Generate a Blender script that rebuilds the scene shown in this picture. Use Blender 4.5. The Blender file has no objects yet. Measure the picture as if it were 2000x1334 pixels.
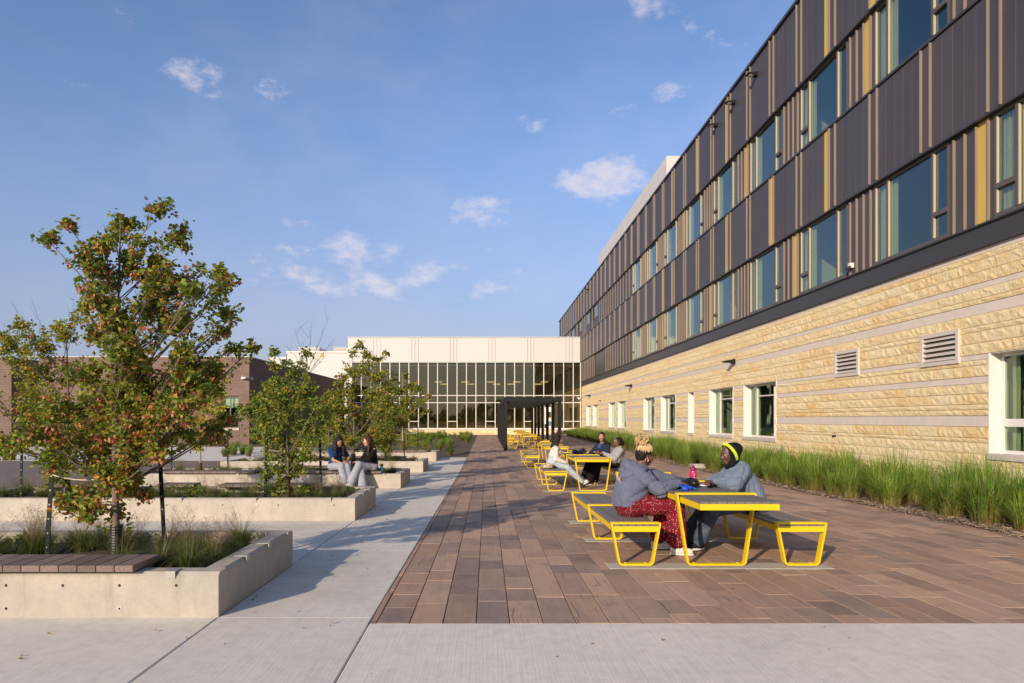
import bpy, math, random
import numpy as np
from mathutils import Vector, Matrix

R = random.Random(7)
rad = math.radians
scene = bpy.context.scene
COL = scene.collection

# ------------------------------------------------------------------ camera
cam_d = bpy.data.cameras.new('camera')
cam = bpy.data.objects.new('camera', cam_d)
COL.objects.link(cam)
cam.location = (0, 0, 1.5)
cam.rotation_euler = (rad(90), 0, 0)
cam_d.sensor_width = 36
cam_d.lens = 24
cam_d.shift_x = 0.0245
cam_d.shift_y = 0.0755
cam_d.clip_start = 0.05
cam_d.clip_end = 5000
scene.camera = cam

# ------------------------------------------------------------------ light
SUN_EL = rad(19.6)
SUN_AZ = rad(211)          # clockwise from +Y
SKY_STRENGTH = 0.15
SUN_STRENGTH = 4.7
sun_d = bpy.data.lights.new('sun', 'SUN')
sun_d.energy = SUN_STRENGTH
sun_d.angle = rad(0.53)
sun_d.color = (1.0, 0.81, 0.60)
sun = bpy.data.objects.new('sun', sun_d)
COL.objects.link(sun)
sd = Vector((math.sin(SUN_AZ)*math.cos(SUN_EL), math.cos(SUN_AZ)*math.cos(SUN_EL), math.sin(SUN_EL)))
sun.rotation_euler = (-sd).to_track_quat('-Z', 'Y').to_euler()
sun.location = sd*200

scene.view_settings.view_transform = 'Standard'
scene.view_settings.look = 'None'
scene.view_settings.exposure = 0.08
scene.view_settings.gamma = 1
scene.view_settings.use_curve_mapping = False
try:
    scene.cycles.max_bounces = 8
    scene.cycles.transparent_max_bounces = 12
    scene.cycles.caustics_reflective = False
    scene.cycles.caustics_refractive = False
except Exception:
    pass


class NT:
    """tiny node-tree writer"""
    def __init__(s, tree):
        s.t = tree
        s.n = tree.nodes
        s.l = tree.links

    def new(s, kind, **kw):
        n = s.n.new(kind)
        for k, v in kw.items():
            setattr(n, k, v)
        return n

    def put(s, sock, v):
        if hasattr(v, 'is_linked') or isinstance(v, bpy.types.NodeSocket):
            s.l.new(v, sock)
        else:
            if hasattr(sock, 'default_value'):
                try:
                    sock.default_value = v
                except Exception:
                    sock.default_value = tuple(v) + (1,)

    def math(s, op, a, b=0.0, c=None, clamp=False):
        n = s.new('ShaderNodeMath', operation=op, use_clamp=clamp)
        s.put(n.inputs[0], a)
        s.put(n.inputs[1], b)
        if c is not None:
            s.put(n.inputs[2], c)
        return n.outputs[0]

    def vmath(s, op, a, b=(0, 0, 0)):
        n = s.new('ShaderNodeVectorMath', operation=op)
        s.put(n.inputs[0], a)
        s.put(n.inputs[1], b)
        return n.outputs[0]

    def mix(s, f, a, b, kind='MIX'):
        n = s.new('ShaderNodeMix', data_type='RGBA', blend_type=kind)
        s.put(n.inputs[0], f)
        s.put(n.inputs[6], a if not isinstance(a, tuple) or len(a) == 4 else a + (1,))
        s.put(n.inputs[7], b if not isinstance(b, tuple) or len(b) == 4 else b + (1,))
        return n.outputs[2]

    def noise(s, vec, scale, detail=3, rough=0.55, out=0):
        n = s.new('ShaderNodeTexNoise')
        s.put(n.inputs['Vector'], vec)
        n.inputs['Scale'].default_value = scale
        n.inputs['Detail'].default_value = detail
        n.inputs['Roughness'].default_value = rough
        return n.outputs[out]

    def ramp(s, f, lo, hi):
        n = s.new('ShaderNodeMapRange')
        n.interpolation_type = 'SMOOTHSTEP'
        s.put(n.inputs[0], f)
        n.inputs[1].default_value = lo
        n.inputs[2].default_value = hi
        return n.outputs[0]

    def sep(s, v):
        n = s.new('ShaderNodeSeparateXYZ')
        s.put(n.inputs[0], v)
        return n.outputs

    def comb(s, x, y, z):
        n = s.new('ShaderNodeCombineXYZ')
        s.put(n.inputs[0], x)
        s.put(n.inputs[1], y)
        s.put(n.inputs[2], z)
        return n.outputs[0]


# ------------------------------------------------------------------ sky
world = bpy.data.worlds.new('World')
scene.world = world
world.use_nodes = True
wt = NT(world.node_tree)
wt.n.clear()
sky = wt.new('ShaderNodeTexSky', sky_type='NISHITA')
sky.sun_disc = False
sky.sun_elevation = SUN_EL
sky.sun_rotation = SUN_AZ
sky.altitude = 200
sky.air_density = 1.0
sky.dust_density = 1.2
sky.ozone_density = 1.6
tc = wt.new('ShaderNodeTexCoord')
dirv = tc.outputs['Generated']
dx, dy, dz = wt.sep(dirv)
az = wt.math('ARCTAN2', dx, dy)
el = wt.math('ARCSINE', dz)
# individual fair-weather clouds: azimuth, elevation, half width, half height, density
def ang(px, py):
    v = Vector(((px-951)/1333.0, 1.0, (818-py)/1333.0)).normalized()
    return math.atan2(v.x, v.y), math.asin(v.z)
CL = [(418, 155, 88, 36, .9), (535, 178, 38, 24, .7), (240, 55, 44, 34, .45), (960, 411, 92, 27, .95), (1190, 350, 108, 44, 1.1),
      (1045, 243, 40, 34, .7), (1280, 15, 45, 38, .85), (1385, 35, 60, 30, .5), (1400, 75, 40, 40, .5), (1210, 217, 34, 15, .6),
      (1318, 180, 42, 22, .45), (1240, 75, 40, 26, .5), (700, 500, 125, 36, .85), (565, 440, 50, 16, .4), (963, 482, 45, 16, .6),
      (590, 548, 125, 38, .8), (810, 492, 26, 26, .55), (1010, 528, 60, 24, .45), (760, 545, 150, 38, .85), (900, 550, 120, 32, .55),
      (155, 165, 30, 16, .4), (850, 358, 14, 12, .5), (1160, 180, 30, 12, .35), (1470, 100, 26, 22, .4), (500, 505, 80, 18, .3)]
total = None
for (px, py, hw, hh, den) in CL:
    a0, e0 = ang(px, py)
    a1, _ = ang(px+hw, py)
    _, e1 = ang(px, py-hh)
    wa = max(1e-3, abs(a1-a0))*1.45
    we = max(1e-3, abs(e1-e0))*1.55
    u = wt.math('DIVIDE', wt.math('SUBTRACT', az, a0), wa)
    v = wt.math('DIVIDE', wt.math('SUBTRACT', el, e0), we)
    q = wt.math('ADD', wt.math('MULTIPLY', u, u), wt.math('MULTIPLY', v, v))
    m = wt.math('MULTIPLY', wt.math('SUBTRACT', 1.0, q, clamp=True), den*1.0)
    total = m if total is None else wt.math('MAXIMUM', total, m)
cv = wt.comb(wt.math('MULTIPLY', az, 1.0), wt.math('MULTIPLY', el, 1.9), 0.37)
n1 = wt.noise(cv, 13, 8, 0.68)
n2 = wt.noise(wt.vmath('ADD', cv, (3.1, 1.7, 0.4)), 3.2, 4, 0.6)
# other clouds over the rest of the sky, from the same noise
rest = wt.math('MULTIPLY', wt.ramp(n2, 0.60, 0.80), wt.ramp(wt.math('ABSOLUTE', az), 0.75, 1.0))
blob = wt.math('MAXIMUM', total, wt.math('MULTIPLY', rest, 0.8))
cm = wt.ramp(wt.math('ADD', blob, wt.math('MULTIPLY', wt.math('SUBTRACT', n1, 0.55), 3.8)), 0.26, 1.35)
gate = wt.ramp(blob, 0.0, 0.28)
cm = wt.math('MULTIPLY', wt.math('MULTIPLY', cm, gate), 0.66, clamp=True)
veil = wt.math('MULTIPLY', wt.ramp(n2, 0.42, 0.75), 0.10)
cm = wt.math('MAXIMUM', cm, veil)
tint = wt.mix(1.0, sky.outputs[0], (0.89, 0.97, 1.17), 'MULTIPLY')
# thin smoky lavender air low over the horizon
low = wt.math('MULTIPLY', wt.math('SUBTRACT', 1.0, wt.ramp(el, 0.0, 0.46)), 0.74)
tint = wt.mix(low, tint, (2.14, 2.18, 3.12))
cl = wt.mix(cm, tint, (5.6, 5.0, 5.2))
bg = wt.new('ShaderNodeBackground')
wt.put(bg.inputs[0], cl)
bg.inputs[1].default_value = SKY_STRENGTH
wo = wt.new('ShaderNodeOutputWorld')
wt.l.new(bg.outputs[0], wo.inputs[0])


# ------------------------------------------------------------------ materials
def rgb(c):
    return tuple(c) + (1,) if len(c) == 3 else tuple(c)

MATS = {}

def newmat(name):
    m = bpy.data.materials.new(name)
    m.use_nodes = True
    t = NT(m.node_tree)
    b = t.n['Principled BSDF']
    MATS[name] = m
    return m, t, b

def bump(t, b, h, strength=0.3, dist=0.01):
    n = t.new('ShaderNodeBump')
    n.inputs['Strength'].default_value = strength
    n.inputs['Distance'].default_value = dist
    t.put(n.inputs['Height'], h)
    t.l.new(n.outputs[0], b.inputs['Normal'])
    return n

def pos(t):
    return t.new('ShaderNodeNewGeometry').outputs['Position']

def rnd(t):
    a = t.new('ShaderNodeObjectInfo').outputs['Random']
    g = t.new('ShaderNodeNewGeometry').outputs['Random Per Island']
    return t.math('FRACT', t.math('ADD', a, g))

def simple(name, c1, c2=None, scale=6, rough=0.6, metal=0.0, bs=0.0, bscale=60, bd=0.004, spec=0.5, var=0.0, stretch=(1, 1, 1)):
    m, t, b = newmat(name)
    p = t.vmath('MULTIPLY', pos(t), stretch)
    c = rgb(c1)
    if c2 is not None:
        f = t.ramp(t.noise(p, scale, 5, 0.6), 0.3, 0.7)
        c = t.mix(f, rgb(c1), rgb(c2))
    if var:
        k = t.math('ADD', 1-var, t.math('MULTIPLY', rnd(t), 2*var))
        c = t.mix(1.0, c, t.comb(k, k, k), 'MULTIPLY')
    t.put(b.inputs['Base Color'], c)
    b.inputs['Roughness'].default_value = rough
    b.inputs['Metallic'].default_value = metal
    b.inputs['Specular IOR Level'].default_value = spec
    if bs:
        bump(t, b, t.noise(p, bscale, 4, 0.65), bs, bd)
    return m

def mat_concrete(name, c1, c2, broom=False, holes=False, rough=0.85):
    m, t, b = newmat(name)
    p = pos(t)
    n = t.ramp(t.noise(p, 1.3, 6, 0.65), 0.3, 0.72)
    c = t.mix(n, rgb(c1), rgb(c2))
    n2 = t.noise(p, 9, 6, 0.7)
    c = t.mix(t.math('MULTIPLY', t.ramp(n2, 0.35, 0.8), 0.55), c, rgb(tuple(x*0.66 for x in c1)))
    g = t.noise(p, 140, 3, 0.6)
    k = t.math('ADD', 0.80, t.math('MULTIPLY', g, 0.4))
    c = t.mix(1.0, c, t.comb(k, k, k), 'MULTIPLY')
    r = rnd(t)
    k = t.math('ADD', 0.95, t.math('MULTIPLY', r, 0.1))
    c = t.mix(1.0, c, t.comb(k, k, k), 'MULTIPLY')
    h = t.noise(p, 220, 2, 0.6)
    if broom:
        pb = t.vmath('MULTIPLY', p, (85, 1.6, 1))
        bn = t.noise(pb, 1.0, 2, 0.5)
        h = t.math('ADD', h, t.math('MULTIPLY', bn, 1.6))
        c = t.mix(t.math('MULTIPLY', t.ramp(bn, 0.40, 0.72), 0.22), c, rgb(tuple(x*0.62 for x in c1)))
        st = t.ramp(t.noise(t.vmath('ADD', p, (9, 3, 1)), 0.55, 5, 0.72), 0.45, 0.85)
        c = t.mix(t.math('MULTIPLY', st, 0.6), c, rgb(tuple(x*0.58 for x in c2)))
        vs = t.new('ShaderNodeTexVoronoi')
        vs.inputs['Scale'].default_value = 2.3
        t.put(vs.inputs['Vector'], p)
        sp = t.math('SUBTRACT', 1.0, t.ramp(vs.outputs['Distance'], 0.008, 0.02))
        c = t.mix(t.math('MULTIPLY', sp, 0.75), c, (0.07, 0.06, 0.05, 1))
    if holes:
        v = t.new('ShaderNodeTexVoronoi')
        v.inputs['Scale'].default_value = 26
        t.put(v.inputs['Vector'], p)
        spots = t.math('SUBTRACT', 1.0, t.ramp(v.outputs['Distance'], 0.04, 0.11))
        gate = t.ramp(t.noise(p, 5, 3), 0.48, 0.62)
        hs = t.math('MULTIPLY', spots, gate)
        c = t.mix(t.math('MULTIPLY', hs, 0.75), c, (0.06, 0.05, 0.04, 1))
        h = t.math('SUBTRACT', h, t.math('MULTIPLY', hs, 3.0))
        sx = t.sep(p)
        vv = t.comb(t.math('MULTIPLY', t.math('ADD', sx[0], sx[1]), 5), 0.0, t.math('MULTIPLY', sx[2], 0.7))
        st = t.ramp(t.noise(vv, 1.6, 5, 0.7), 0.5, 0.78)
        c = t.mix(t.math('MULTIPLY', st, 0.6), c, rgb(tuple(x*0.48 for x in c1)))
    t.put(b.inputs['Base Color'], c)
    b.inputs['Roughness'].default_value = rough
    b.inputs['Specular IOR Level'].default_value = 0.3
    bump(t, b, h, 0.35, 0.003)
    return m

mat_concrete('walk', (0.74, 0.695, 0.605), (0.68, 0.64, 0.56), broom=True)
mat_concrete('planter_concrete', (0.52, 0.465, 0.385), (0.40, 0.365, 0.31), holes=True)
mat_concrete('strip', (0.50, 0.46, 0.40), (0.44, 0.41, 0.36))
mat_concrete('sill', (0.60, 0.53, 0.46), (0.54, 0.48, 0.42))

# pavers
m, t, b = newmat('paver')
p = pos(t)
r = rnd(t)
cr = t.new('ShaderNodeValToRGB')
t.put(cr.inputs[0], r)
els = cr.color_ramp.elements
els[0].position = 0
els[0].color = (0.185, 0.135, 0.112, 1)
els[1].position = 1
els[1].color = (0.43, 0.285, 0.205, 1)
for q, cc in ((0.22, (0.375, 0.235, 0.155, 1)), (0.45, (0.44, 0.272, 0.178, 1)), (0.62, (0.245, 0.178, 0.146, 1)), (0.8, (0.53, 0.345, 0.225, 1))):
    e = els.new(q)
    e.color = cc
off = t.vmath('MULTIPLY', t.comb(r, r, r), (37, 53, 11))
pp = t.vmath('ADD', p, off)
n = t.ramp(t.noise(pp, 3.0, 5, 0.65), 0.32, 0.74)
c = t.mix(t.math('MULTIPLY', n, 0.5), cr.outputs[0], (0.45, 0.315, 0.225, 1))
n = t.ramp(t.noise(t.vmath('ADD', pp, (5, 5, 5)), 2.2, 5, 0.7), 0.5, 0.78)
c = t.mix(t.math('MULTIPLY', n, 0.6), c, (0.185, 0.152, 0.14, 1))
grain = t.noise(t.vmath('MULTIPLY', pp, (22, 2.0, 1)), 1.0, 4, 0.6)
wob = t.math('MULTIPLY', t.math('SUBTRACT', t.noise(t.vmath('MULTIPLY', pp, (1, 3, 1)), 1.6, 2, 0.5), 0.5), 0.05)
sx_, sy_, sz_ = t.sep(pp)
crack = t.ramp(t.noise(t.comb(t.math('MULTIPLY', t.math('ADD', sx_, wob), 48), t.math('MULTIPLY', sy_, 1.1), 0.0), 1.0, 1, 0.5), 0.665, 0.72)
crack = t.math('MULTIPLY', crack, t.ramp(t.math('FRACT', t.math('MULTIPLY', r, 7.31)), 0.62, 0.74))
c = t.mix(t.math('MULTIPLY', crack, 0.6), c, (0.06, 0.042, 0.035, 1))
c = t.mix(t.math('MULTIPLY', t.ramp(grain, 0.4, 0.75), 0.25), c, (0.17, 0.12, 0.10, 1))
fine = t.noise(p, 130, 3, 0.6)
k = t.math('ADD', 0.75, t.math('MULTIPLY', fine, 0.5))
c = t.mix(1.0, c, t.comb(k, k, k), 'MULTIPLY')
big = t.ramp(t.noise(p, 0.55, 5, 0.7), 0.42, 0.75)
c = t.mix(t.math('MULTIPLY', big, 0.28), c, (0.20, 0.165, 0.145, 1))
t.put(b.inputs['Base Color'], c)
b.inputs['Roughness'].default_value = 0.78
b.inputs['Specular IOR Level'].default_value = 0.35
h = t.math('SUBTRACT', t.math('ADD', t.math('MULTIPLY', grain, 0.8), t.math('MULTIPLY', fine, 0.5)), t.math('MULTIPLY', crack, 1.6))
bump(t, b, h, 0.5, 0.005)
simple('joint_sand', (0.055, 0.042, 0.035), (0.10, 0.08, 0.06), 12, 0.95, bs=0.4)

# stone
def mat_stone(name, rough_face):
    m, t, b = newmat(name)
    p = pos(t)
    r = rnd(t)
    off = t.vmath('MULTIPLY', t.comb(r, r, r), (17, 29, 41))
    pp = t.vmath('ADD', p, off)
    if rough_face:
        cr = t.new('ShaderNodeValToRGB')
        t.put(cr.inputs[0], r)
        els = cr.color_ramp.elements
        els[0].color = (0.86, 0.66, 0.335, 1)
        els[1].position = 1
        els[1].color = (0.90, 0.77, 0.49, 1)
        for q, cc in ((0.3, (0.90, 0.73, 0.42, 1)), (0.5, (0.84, 0.57, 0.225, 1)), (0.65, (0.92, 0.78, 0.48, 1)), (0.85, (0.86, 0.62, 0.28, 1))):
            e = els.new(q)
            e.color = cc
        n = t.ramp(t.noise(pp, 5.5, 5, 0.7), 0.35, 0.7)
        c = t.mix(t.math('MULTIPLY', n, 0.75), cr.outputs[0], (0.92, 0.79, 0.52, 1))
        n = t.ramp(t.noise(t.vmath('ADD', pp, (3, 1, 8)), 8, 5, 0.7), 0.5, 0.75)
        c = t.mix(t.math('MULTIPLY', n, 0.5), c, (0.70, 0.42, 0.13, 1))
        h = t.math('ADD', t.noise(pp, 19, 6, 0.78), t.math('MULTIPLY', t.noise(pp, 55, 4, 0.7), 0.5))
        bump(t, b, h, 0.9, 0.040)
    else:
        n = t.ramp(t.noise(pp, 4, 5, 0.6), 0.35, 0.7)
        c = t.mix(n, (0.66, 0.575, 0.50, 1), (0.60, 0.53, 0.465, 1))
        n = t.ramp(t.noise(pp, 28, 4, 0.7), 0.5, 0.75)
        c = t.mix(t.math('MULTIPLY', n, 0.3), c, (0.36, 0.30, 0.25, 1))
        bump(t, b, t.noise(pp, 70, 3, 0.6), 0.35, 0.004)
    t.put(b.inputs['Base Color'], c)
    b.inputs['Roughness'].default_value = 0.85
    b.inputs['Specular IOR Level'].default_value = 0.25
mat_stone('stone_rough', True)
mat_stone('stone_smooth', False)
simple('mortar', (0.30, 0.245, 0.18), (0.24, 0.19, 0.14), 8, 0.95)

simple('dark_metal', (0.062, 0.056, 0.064), (0.072, 0.063, 0.068), 0.6, 0.50, metal=0.0, spec=0.4, var=0.09, bs=0.05, bscale=3, bd=0.01)
simple('dark_trim', (0.055, 0.05, 0.053), None, rough=0.45, metal=0.2)
simple('fin_metal', (0.255, 0.205, 0.165), (0.225, 0.18, 0.15), 0.8, 0.5)
simple('mustard', (0.60, 0.42, 0.085), (0.55, 0.38, 0.08), 0.7, 0.45, var=0.06)
simple('black_metal', (0.009, 0.0085, 0.009), None, rough=0.5, spec=0.3)
simple('white_metal', (0.615, 0.60, 0.575), (0.595, 0.58, 0.555), 0.5, 0.5, var=0.015)
simple('white_frame', (0.74, 0.71, 0.66), None, rough=0.45)
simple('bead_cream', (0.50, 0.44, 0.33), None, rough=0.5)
simple('bronze_frame', (0.13, 0.105, 0.092), None, rough=0.42, metal=0.3)
simple('cream_curtain', (0.62, 0.56, 0.36), (0.54, 0.50, 0.33), 3, 0.9)
simple('interior', (0.40, 0.38, 0.33), (0.34, 0.32, 0.28), 0.4, 0.9)
simple('interior_olive', (0.50, 0.46, 0.34), (0.45, 0.41, 0.30), 0.3, 0.9)
simple('bookcase', (0.20, 0.13, 0.075), None, rough=0.6)
simple('books', (0.35, 0.28, 0.20), (0.16, 0.12, 0.10), 7, 0.8)
simple('yellow_paint', (0.80, 0.545, 0.008), (0.77, 0.52, 0.008), 3, 0.38, bs=0.03, bscale=90)
simple('slat_wood', (0.150, 0.132, 0.122), (0.200, 0.178, 0.162), 9, 0.6, var=0.14, bs=0.35, bscale=24, stretch=(7, 1, 7))
simple('bench_wood', (0.135, 0.092, 0.072), (0.205, 0.150, 0.118), 7, 0.65, var=0.2, bs=0.4, bscale=20, stretch=(9, 1, 9))
simple('soil', (0.075, 0.055, 0.038), (0.12, 0.09, 0.06), 9, 0.95, bs=0.8, bscale=35, bd=0.02)
simple('mulch', (0.20, 0.145, 0.10), (0.105, 0.075, 0.052), 16, 0.95, bs=0.9, bscale=40, bd=0.02)
simple('mulch_chip', (0.42, 0.325, 0.225), (0.20, 0.14, 0.095), 11, 0.9, var=0.35)
simple('ground_grass', (0.05, 0.07, 0.02), (0.085, 0.085, 0.035), 0.7, 0.95, bs=0.6, bscale=12, bd=0.03)
simple('bark', (0.20, 0.155, 0.12), (0.115, 0.088, 0.07), 22, 0.9, bs=0.6, bscale=60)
simple('bark_pale', (0.40, 0.30, 0.21), (0.30, 0.22, 0.16), 18, 0.9, bs=0.5, bscale=60)
simple('guard_black', (0.018, 0.017, 0.018), None, rough=0.45)
simple('guard_brown', (0.075, 0.028, 0.018), (0.05, 0.02, 0.014), 9, 0.6)
simple('stake_green', (0.010, 0.016, 0.014), (0.017, 0.025, 0.022), 20, 0.6, spec=0.15)
simple('rope', (0.52, 0.47, 0.40), None, rough=0.9)
simple('steel', (0.50, 0.47, 0.43), None, rough=0.35, metal=0.6)
simple('louver_grey', (0.58, 0.525, 0.475), None, rough=0.5)
simple('louver_dark', (0.44, 0.41, 0.38), None, rough=0.7)
simple('hole_shade', (0.03, 0.026, 0.022), None, rough=0.9)
simple('asphalt_brown', (0.15, 0.122, 0.103), (0.185, 0.15, 0.125), 2, 0.9, bs=0.4)
simple('paper', (0.78, 0.76, 0.72), None, rough=0.7)
simple('teal_sign', (0.06, 0.30, 0.36), None, rough=0.6)

# brick veneer of the far low building
def mat_brick(name, c1, c2, mortar):
    m, t, b = newmat(name)
    x, y, z = t.sep(pos(t))
    v = t.comb(t.math('ADD', x, y), z, 0.0)
    bt = t.new('ShaderNodeTexBrick')
    t.put(bt.inputs['Vector'], v)
    bt.inputs['Color1'].default_value = rgb(c1)
    bt.inputs['Color2'].default_value = rgb(c2)
    bt.inputs['Mortar'].default_value = rgb(mortar)
    bt.inputs['Scale'].default_value = 1.0
    bt.inputs['Brick Width'].default_value = 0.30
    bt.inputs['Row Height'].default_value = 0.10
    bt.inputs['Mortar Size'].default_value = 0.009
    n = t.ramp(t.noise(pos(t), 0.9, 4), 0.3, 0.75)
    c = t.mix(t.math('MULTIPLY', n, 0.3), bt.outputs[0], rgb(tuple(q*0.72 for q in c1)))
    t.put(b.inputs['Base Color'], c)
    b.inputs['Roughness'].default_value = 0.85
    bump(t, b, bt.outputs['Fac'], -0.5, 0.01)
mat_brick('brown_brick', (0.150, 0.092, 0.075), (0.185, 0.117, 0.094), (0.27, 0.21, 0.175))

def mat_glass(name, tint, ior, base, rough=0.015, wav=0.02, refl=(1, 1, 1), wscale=0.55):
    m = bpy.data.materials.new(name)
    m.use_nodes = True
    t = NT(m.node_tree)
    t.n.clear()
    MATS[name] = m
    o = t.new('ShaderNodeOutputMaterial')
    tr = t.new('ShaderNodeBsdfTransparent')
    tr.inputs[0].default_value = rgb(tint)
    gl = t.new('ShaderNodeBsdfGlossy')
    gl.inputs['Roughness'].default_value = rough
    gl.inputs[0].default_value = rgb(refl)
    bn = t.new('ShaderNodeBump')
    bn.inputs['Strength'].default_value = wav
    bn.inputs['Distance'].default_value = 0.25
    t.put(bn.inputs['Height'], t.noise(pos(t), wscale, 2))
    t.l.new(bn.outputs[0], gl.inputs['Normal'])
    gn = t.new('ShaderNodeNewGeometry')
    dn = t.new('ShaderNodeVectorMath', operation='DOT_PRODUCT')
    t.l.new(gn.outputs['Incoming'], dn.inputs[0])
    t.l.new(gn.outputs['Normal'], dn.inputs[1])
    cosv = t.math('ABSOLUTE', dn.outputs['Value'])
    f0 = ((ior-1)/(ior+1))**2
    schl = t.math('ADD', f0, t.math('MULTIPLY', t.math('POWER', t.math('SUBTRACT', 1.0, cosv, clamp=True), 5.0), 1-f0))
    mx = t.new('ShaderNodeMixShader')
    t.put(mx.inputs[0], t.math('ADD', schl, base, clamp=True))
    t.l.new(tr.outputs[0], mx.inputs[1])
    t.l.new(gl.outputs[0], mx.inputs[2])
    t.l.new(mx.outputs[0], o.inputs[0])
    return m
mat_glass('glass_blue', (0.82, 0.88, 0.82), 1.5, 0.075, refl=(0.74, 0.90, 0.92))
mat_glass('glass_green', (0.78, 0.88, 0.80), 1.5, 0.035, refl=(0.8, 0.92, 0.85))
mat_glass('glass_olive', (0.72, 0.70, 0.56), 1.6, 0.05, refl=(0.92, 0.88, 0.68))

m, t, b = newmat('lamp_glow')
b.inputs['Base Color'].default_value = (0.9, 0.8, 0.5, 1)
b.inputs['Emission Color'].default_value = (1.0, 0.82, 0.50, 1)
b.inputs['Emission Strength'].default_value = 0.5

def mat_leaf(name, transl=0.35, rough=0.5):
    m = bpy.data.materials.new(name)
    m.use_nodes = True
    t = NT(m.node_tree)
    MATS[name] = m
    b = t.n['Principled BSDF']
    o = t.n['Material Output']
    a = t.new('ShaderNodeAttribute')
    a.attribute_name = 'Col'
    rv = t.new('ShaderNodeObjectInfo').outputs['Random']
    k = t.math('ADD', 0.86, t.math('MULTIPLY', rv, 0.28))
    c = t.mix(1.0, a.outputs['Color'], t.comb(k, k, k), 'MULTIPLY')
    t.put(b.inputs['Base Color'], c)
    b.inputs['Roughness'].default_value = rough
    b.inputs['Specular IOR Level'].default_value = 0.3
    tr = t.new('ShaderNodeBsdfTranslucent')
    c2 = t.mix(1.0, c, (1.3, 1.35, 0.6, 1), 'MULTIPLY')
    t.put(tr.inputs[0], c2)
    mx = t.new('ShaderNodeMixShader')
    mx.inputs[0].default_value = transl
    t.l.new(b.outputs[0], mx.inputs[1])
    t.l.new(tr.outputs[0], mx.inputs[2])
    t.l.new(mx.outputs[0], o.inputs[0])
mat_leaf('leaf', 0.38, 0.5)
mat_leaf('blade', 0.30, 0.5)

def cloth(name, c1, c2=None, bs=0.6, rough=0.9, scale=18):
    m, t, b = newmat(name)
    p = pos(t)
    n = t.ramp(t.noise(p, scale, 4, 0.6), 0.3, 0.72)
    c = t.mix(n, rgb(c1), rgb(c2 or tuple(x*0.8 for x in c1)))
    t.put(b.inputs['Base Color'], c)
    b.inputs['Roughness'].default_value = rough
    b.inputs['Specular IOR Level'].default_value = 0.2
    b.inputs['Sheen Weight'].default_value = 0.08 if max(c1) > 0.1 else 0.0
    h = t.math('ADD', t.noise(t.vmath('MULTIPLY', p, (1, 1, 1.8)), 13, 4, 0.55), t.math('MULTIPLY', t.noise(p, 300, 2), 0.1))
    bump(t, b, h, bs, 0.035)
cloth('hoodie', (0.130, 0.148, 0.220), (0.108, 0.124, 0.188))
cloth('blue_sweater', (0.155, 0.20, 0.275), (0.135, 0.175, 0.24))
cloth('black_cloth', (0.010, 0.010, 0.012))
cloth('navy', (0.020, 0.028, 0.062))
cloth('navy_shirt', (0.045, 0.085, 0.20))
cloth('blue_tee', (0.010, 0.045, 0.15))
cloth('grey_sweat', (0.36, 0.345, 0.36))
cloth('white_top', (0.72, 0.65, 0.61))
cloth('cream_cloth', (0.62, 0.54, 0.40), (0.36, 0.24, 0.13), scale=30)
cloth('dark_denim', (0.045, 0.062, 0.10), (0.10, 0.13, 0.17), scale=12)
cloth('grey_denim', (0.36, 0.375, 0.43), (0.29, 0.31, 0.37), scale=10)
cloth('light_denim', (0.46, 0.53, 0.60), (0.35, 0.43, 0.53), scale=8)
cloth('hair_dark', (0.012, 0.009, 0.008), (0.024, 0.015, 0.011), 0.8, 0.38, 60)
cloth('hair_brown', (0.035, 0.015, 0.010), (0.06, 0.024, 0.014), 0.8, 0.38, 60)
cloth('hair_blonde', (0.66, 0.49, 0.25), (0.50, 0.35, 0.16), 0.4, 0.55, 90)
cloth('hair_honey', (0.42, 0.27, 0.11), (0.30, 0.19, 0.08), 0.4, 0.55, 90)
cloth('neon', (0.62, 0.85, 0.04))
cloth('shoe_white', (0.74, 0.69, 0.63), None, 0.15, 0.6)
cloth('shoe_black', (0.015, 0.015, 0.018), None, 0.15, 0.6)
cloth('sock', (0.03, 0.015, 0.012))
simple('bag_black', (0.012, 0.012, 0.013), None, rough=0.3, bs=0.5, bscale=25, bd=0.01)
simple('pink_plastic', (0.62, 0.012, 0.13), None, rough=0.25)
simple('pink_dark', (0.20, 0.01, 0.05), None, rough=0.4)
simple('blue_plastic', (0.010, 0.085, 0.60), (0.010, 0.06, 0.45), 20, 0.45, bs=0.3)
simple('teal_plastic', (0.02, 0.20, 0.27), None, rough=0.3)
simple('gold', (0.75, 0.52, 0.22), None, rough=0.25, metal=1.0)
simple('eye_white', (0.7, 0.68, 0.65), None, rough=0.2)
simple('eye_dark', (0.012, 0.008, 0.006), None, rough=0.15)
for nm, c, lip in (('skin_deep', (0.17, 0.075, 0.043), (0.19, 0.06, 0.05)), ('skin_dark', (0.115, 0.052, 0.034), (0.15, 0.055, 0.05)),
                   ('skin_tan', (0.40, 0.215, 0.130), (0.36, 0.12, 0.10)), ('skin_light', (0.56, 0.335, 0.235), (0.46, 0.15, 0.12))):
    m, t, b = newmat(nm)
    n = t.ramp(t.noise(pos(t), 14, 3), 0.3, 0.7)
    t.put(b.inputs['Base Color'], t.mix(n, rgb(c), rgb(tuple(x*0.85 for x in c))))
    b.inputs['Roughness'].default_value = 0.48
    b.inputs['Subsurface Weight'].default_value = 0.08
    b.inputs['Subsurface Radius'].default_value = (0.01, 0.004, 0.002)
    simple('lips_'+nm, lip, None, rough=0.4)
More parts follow.
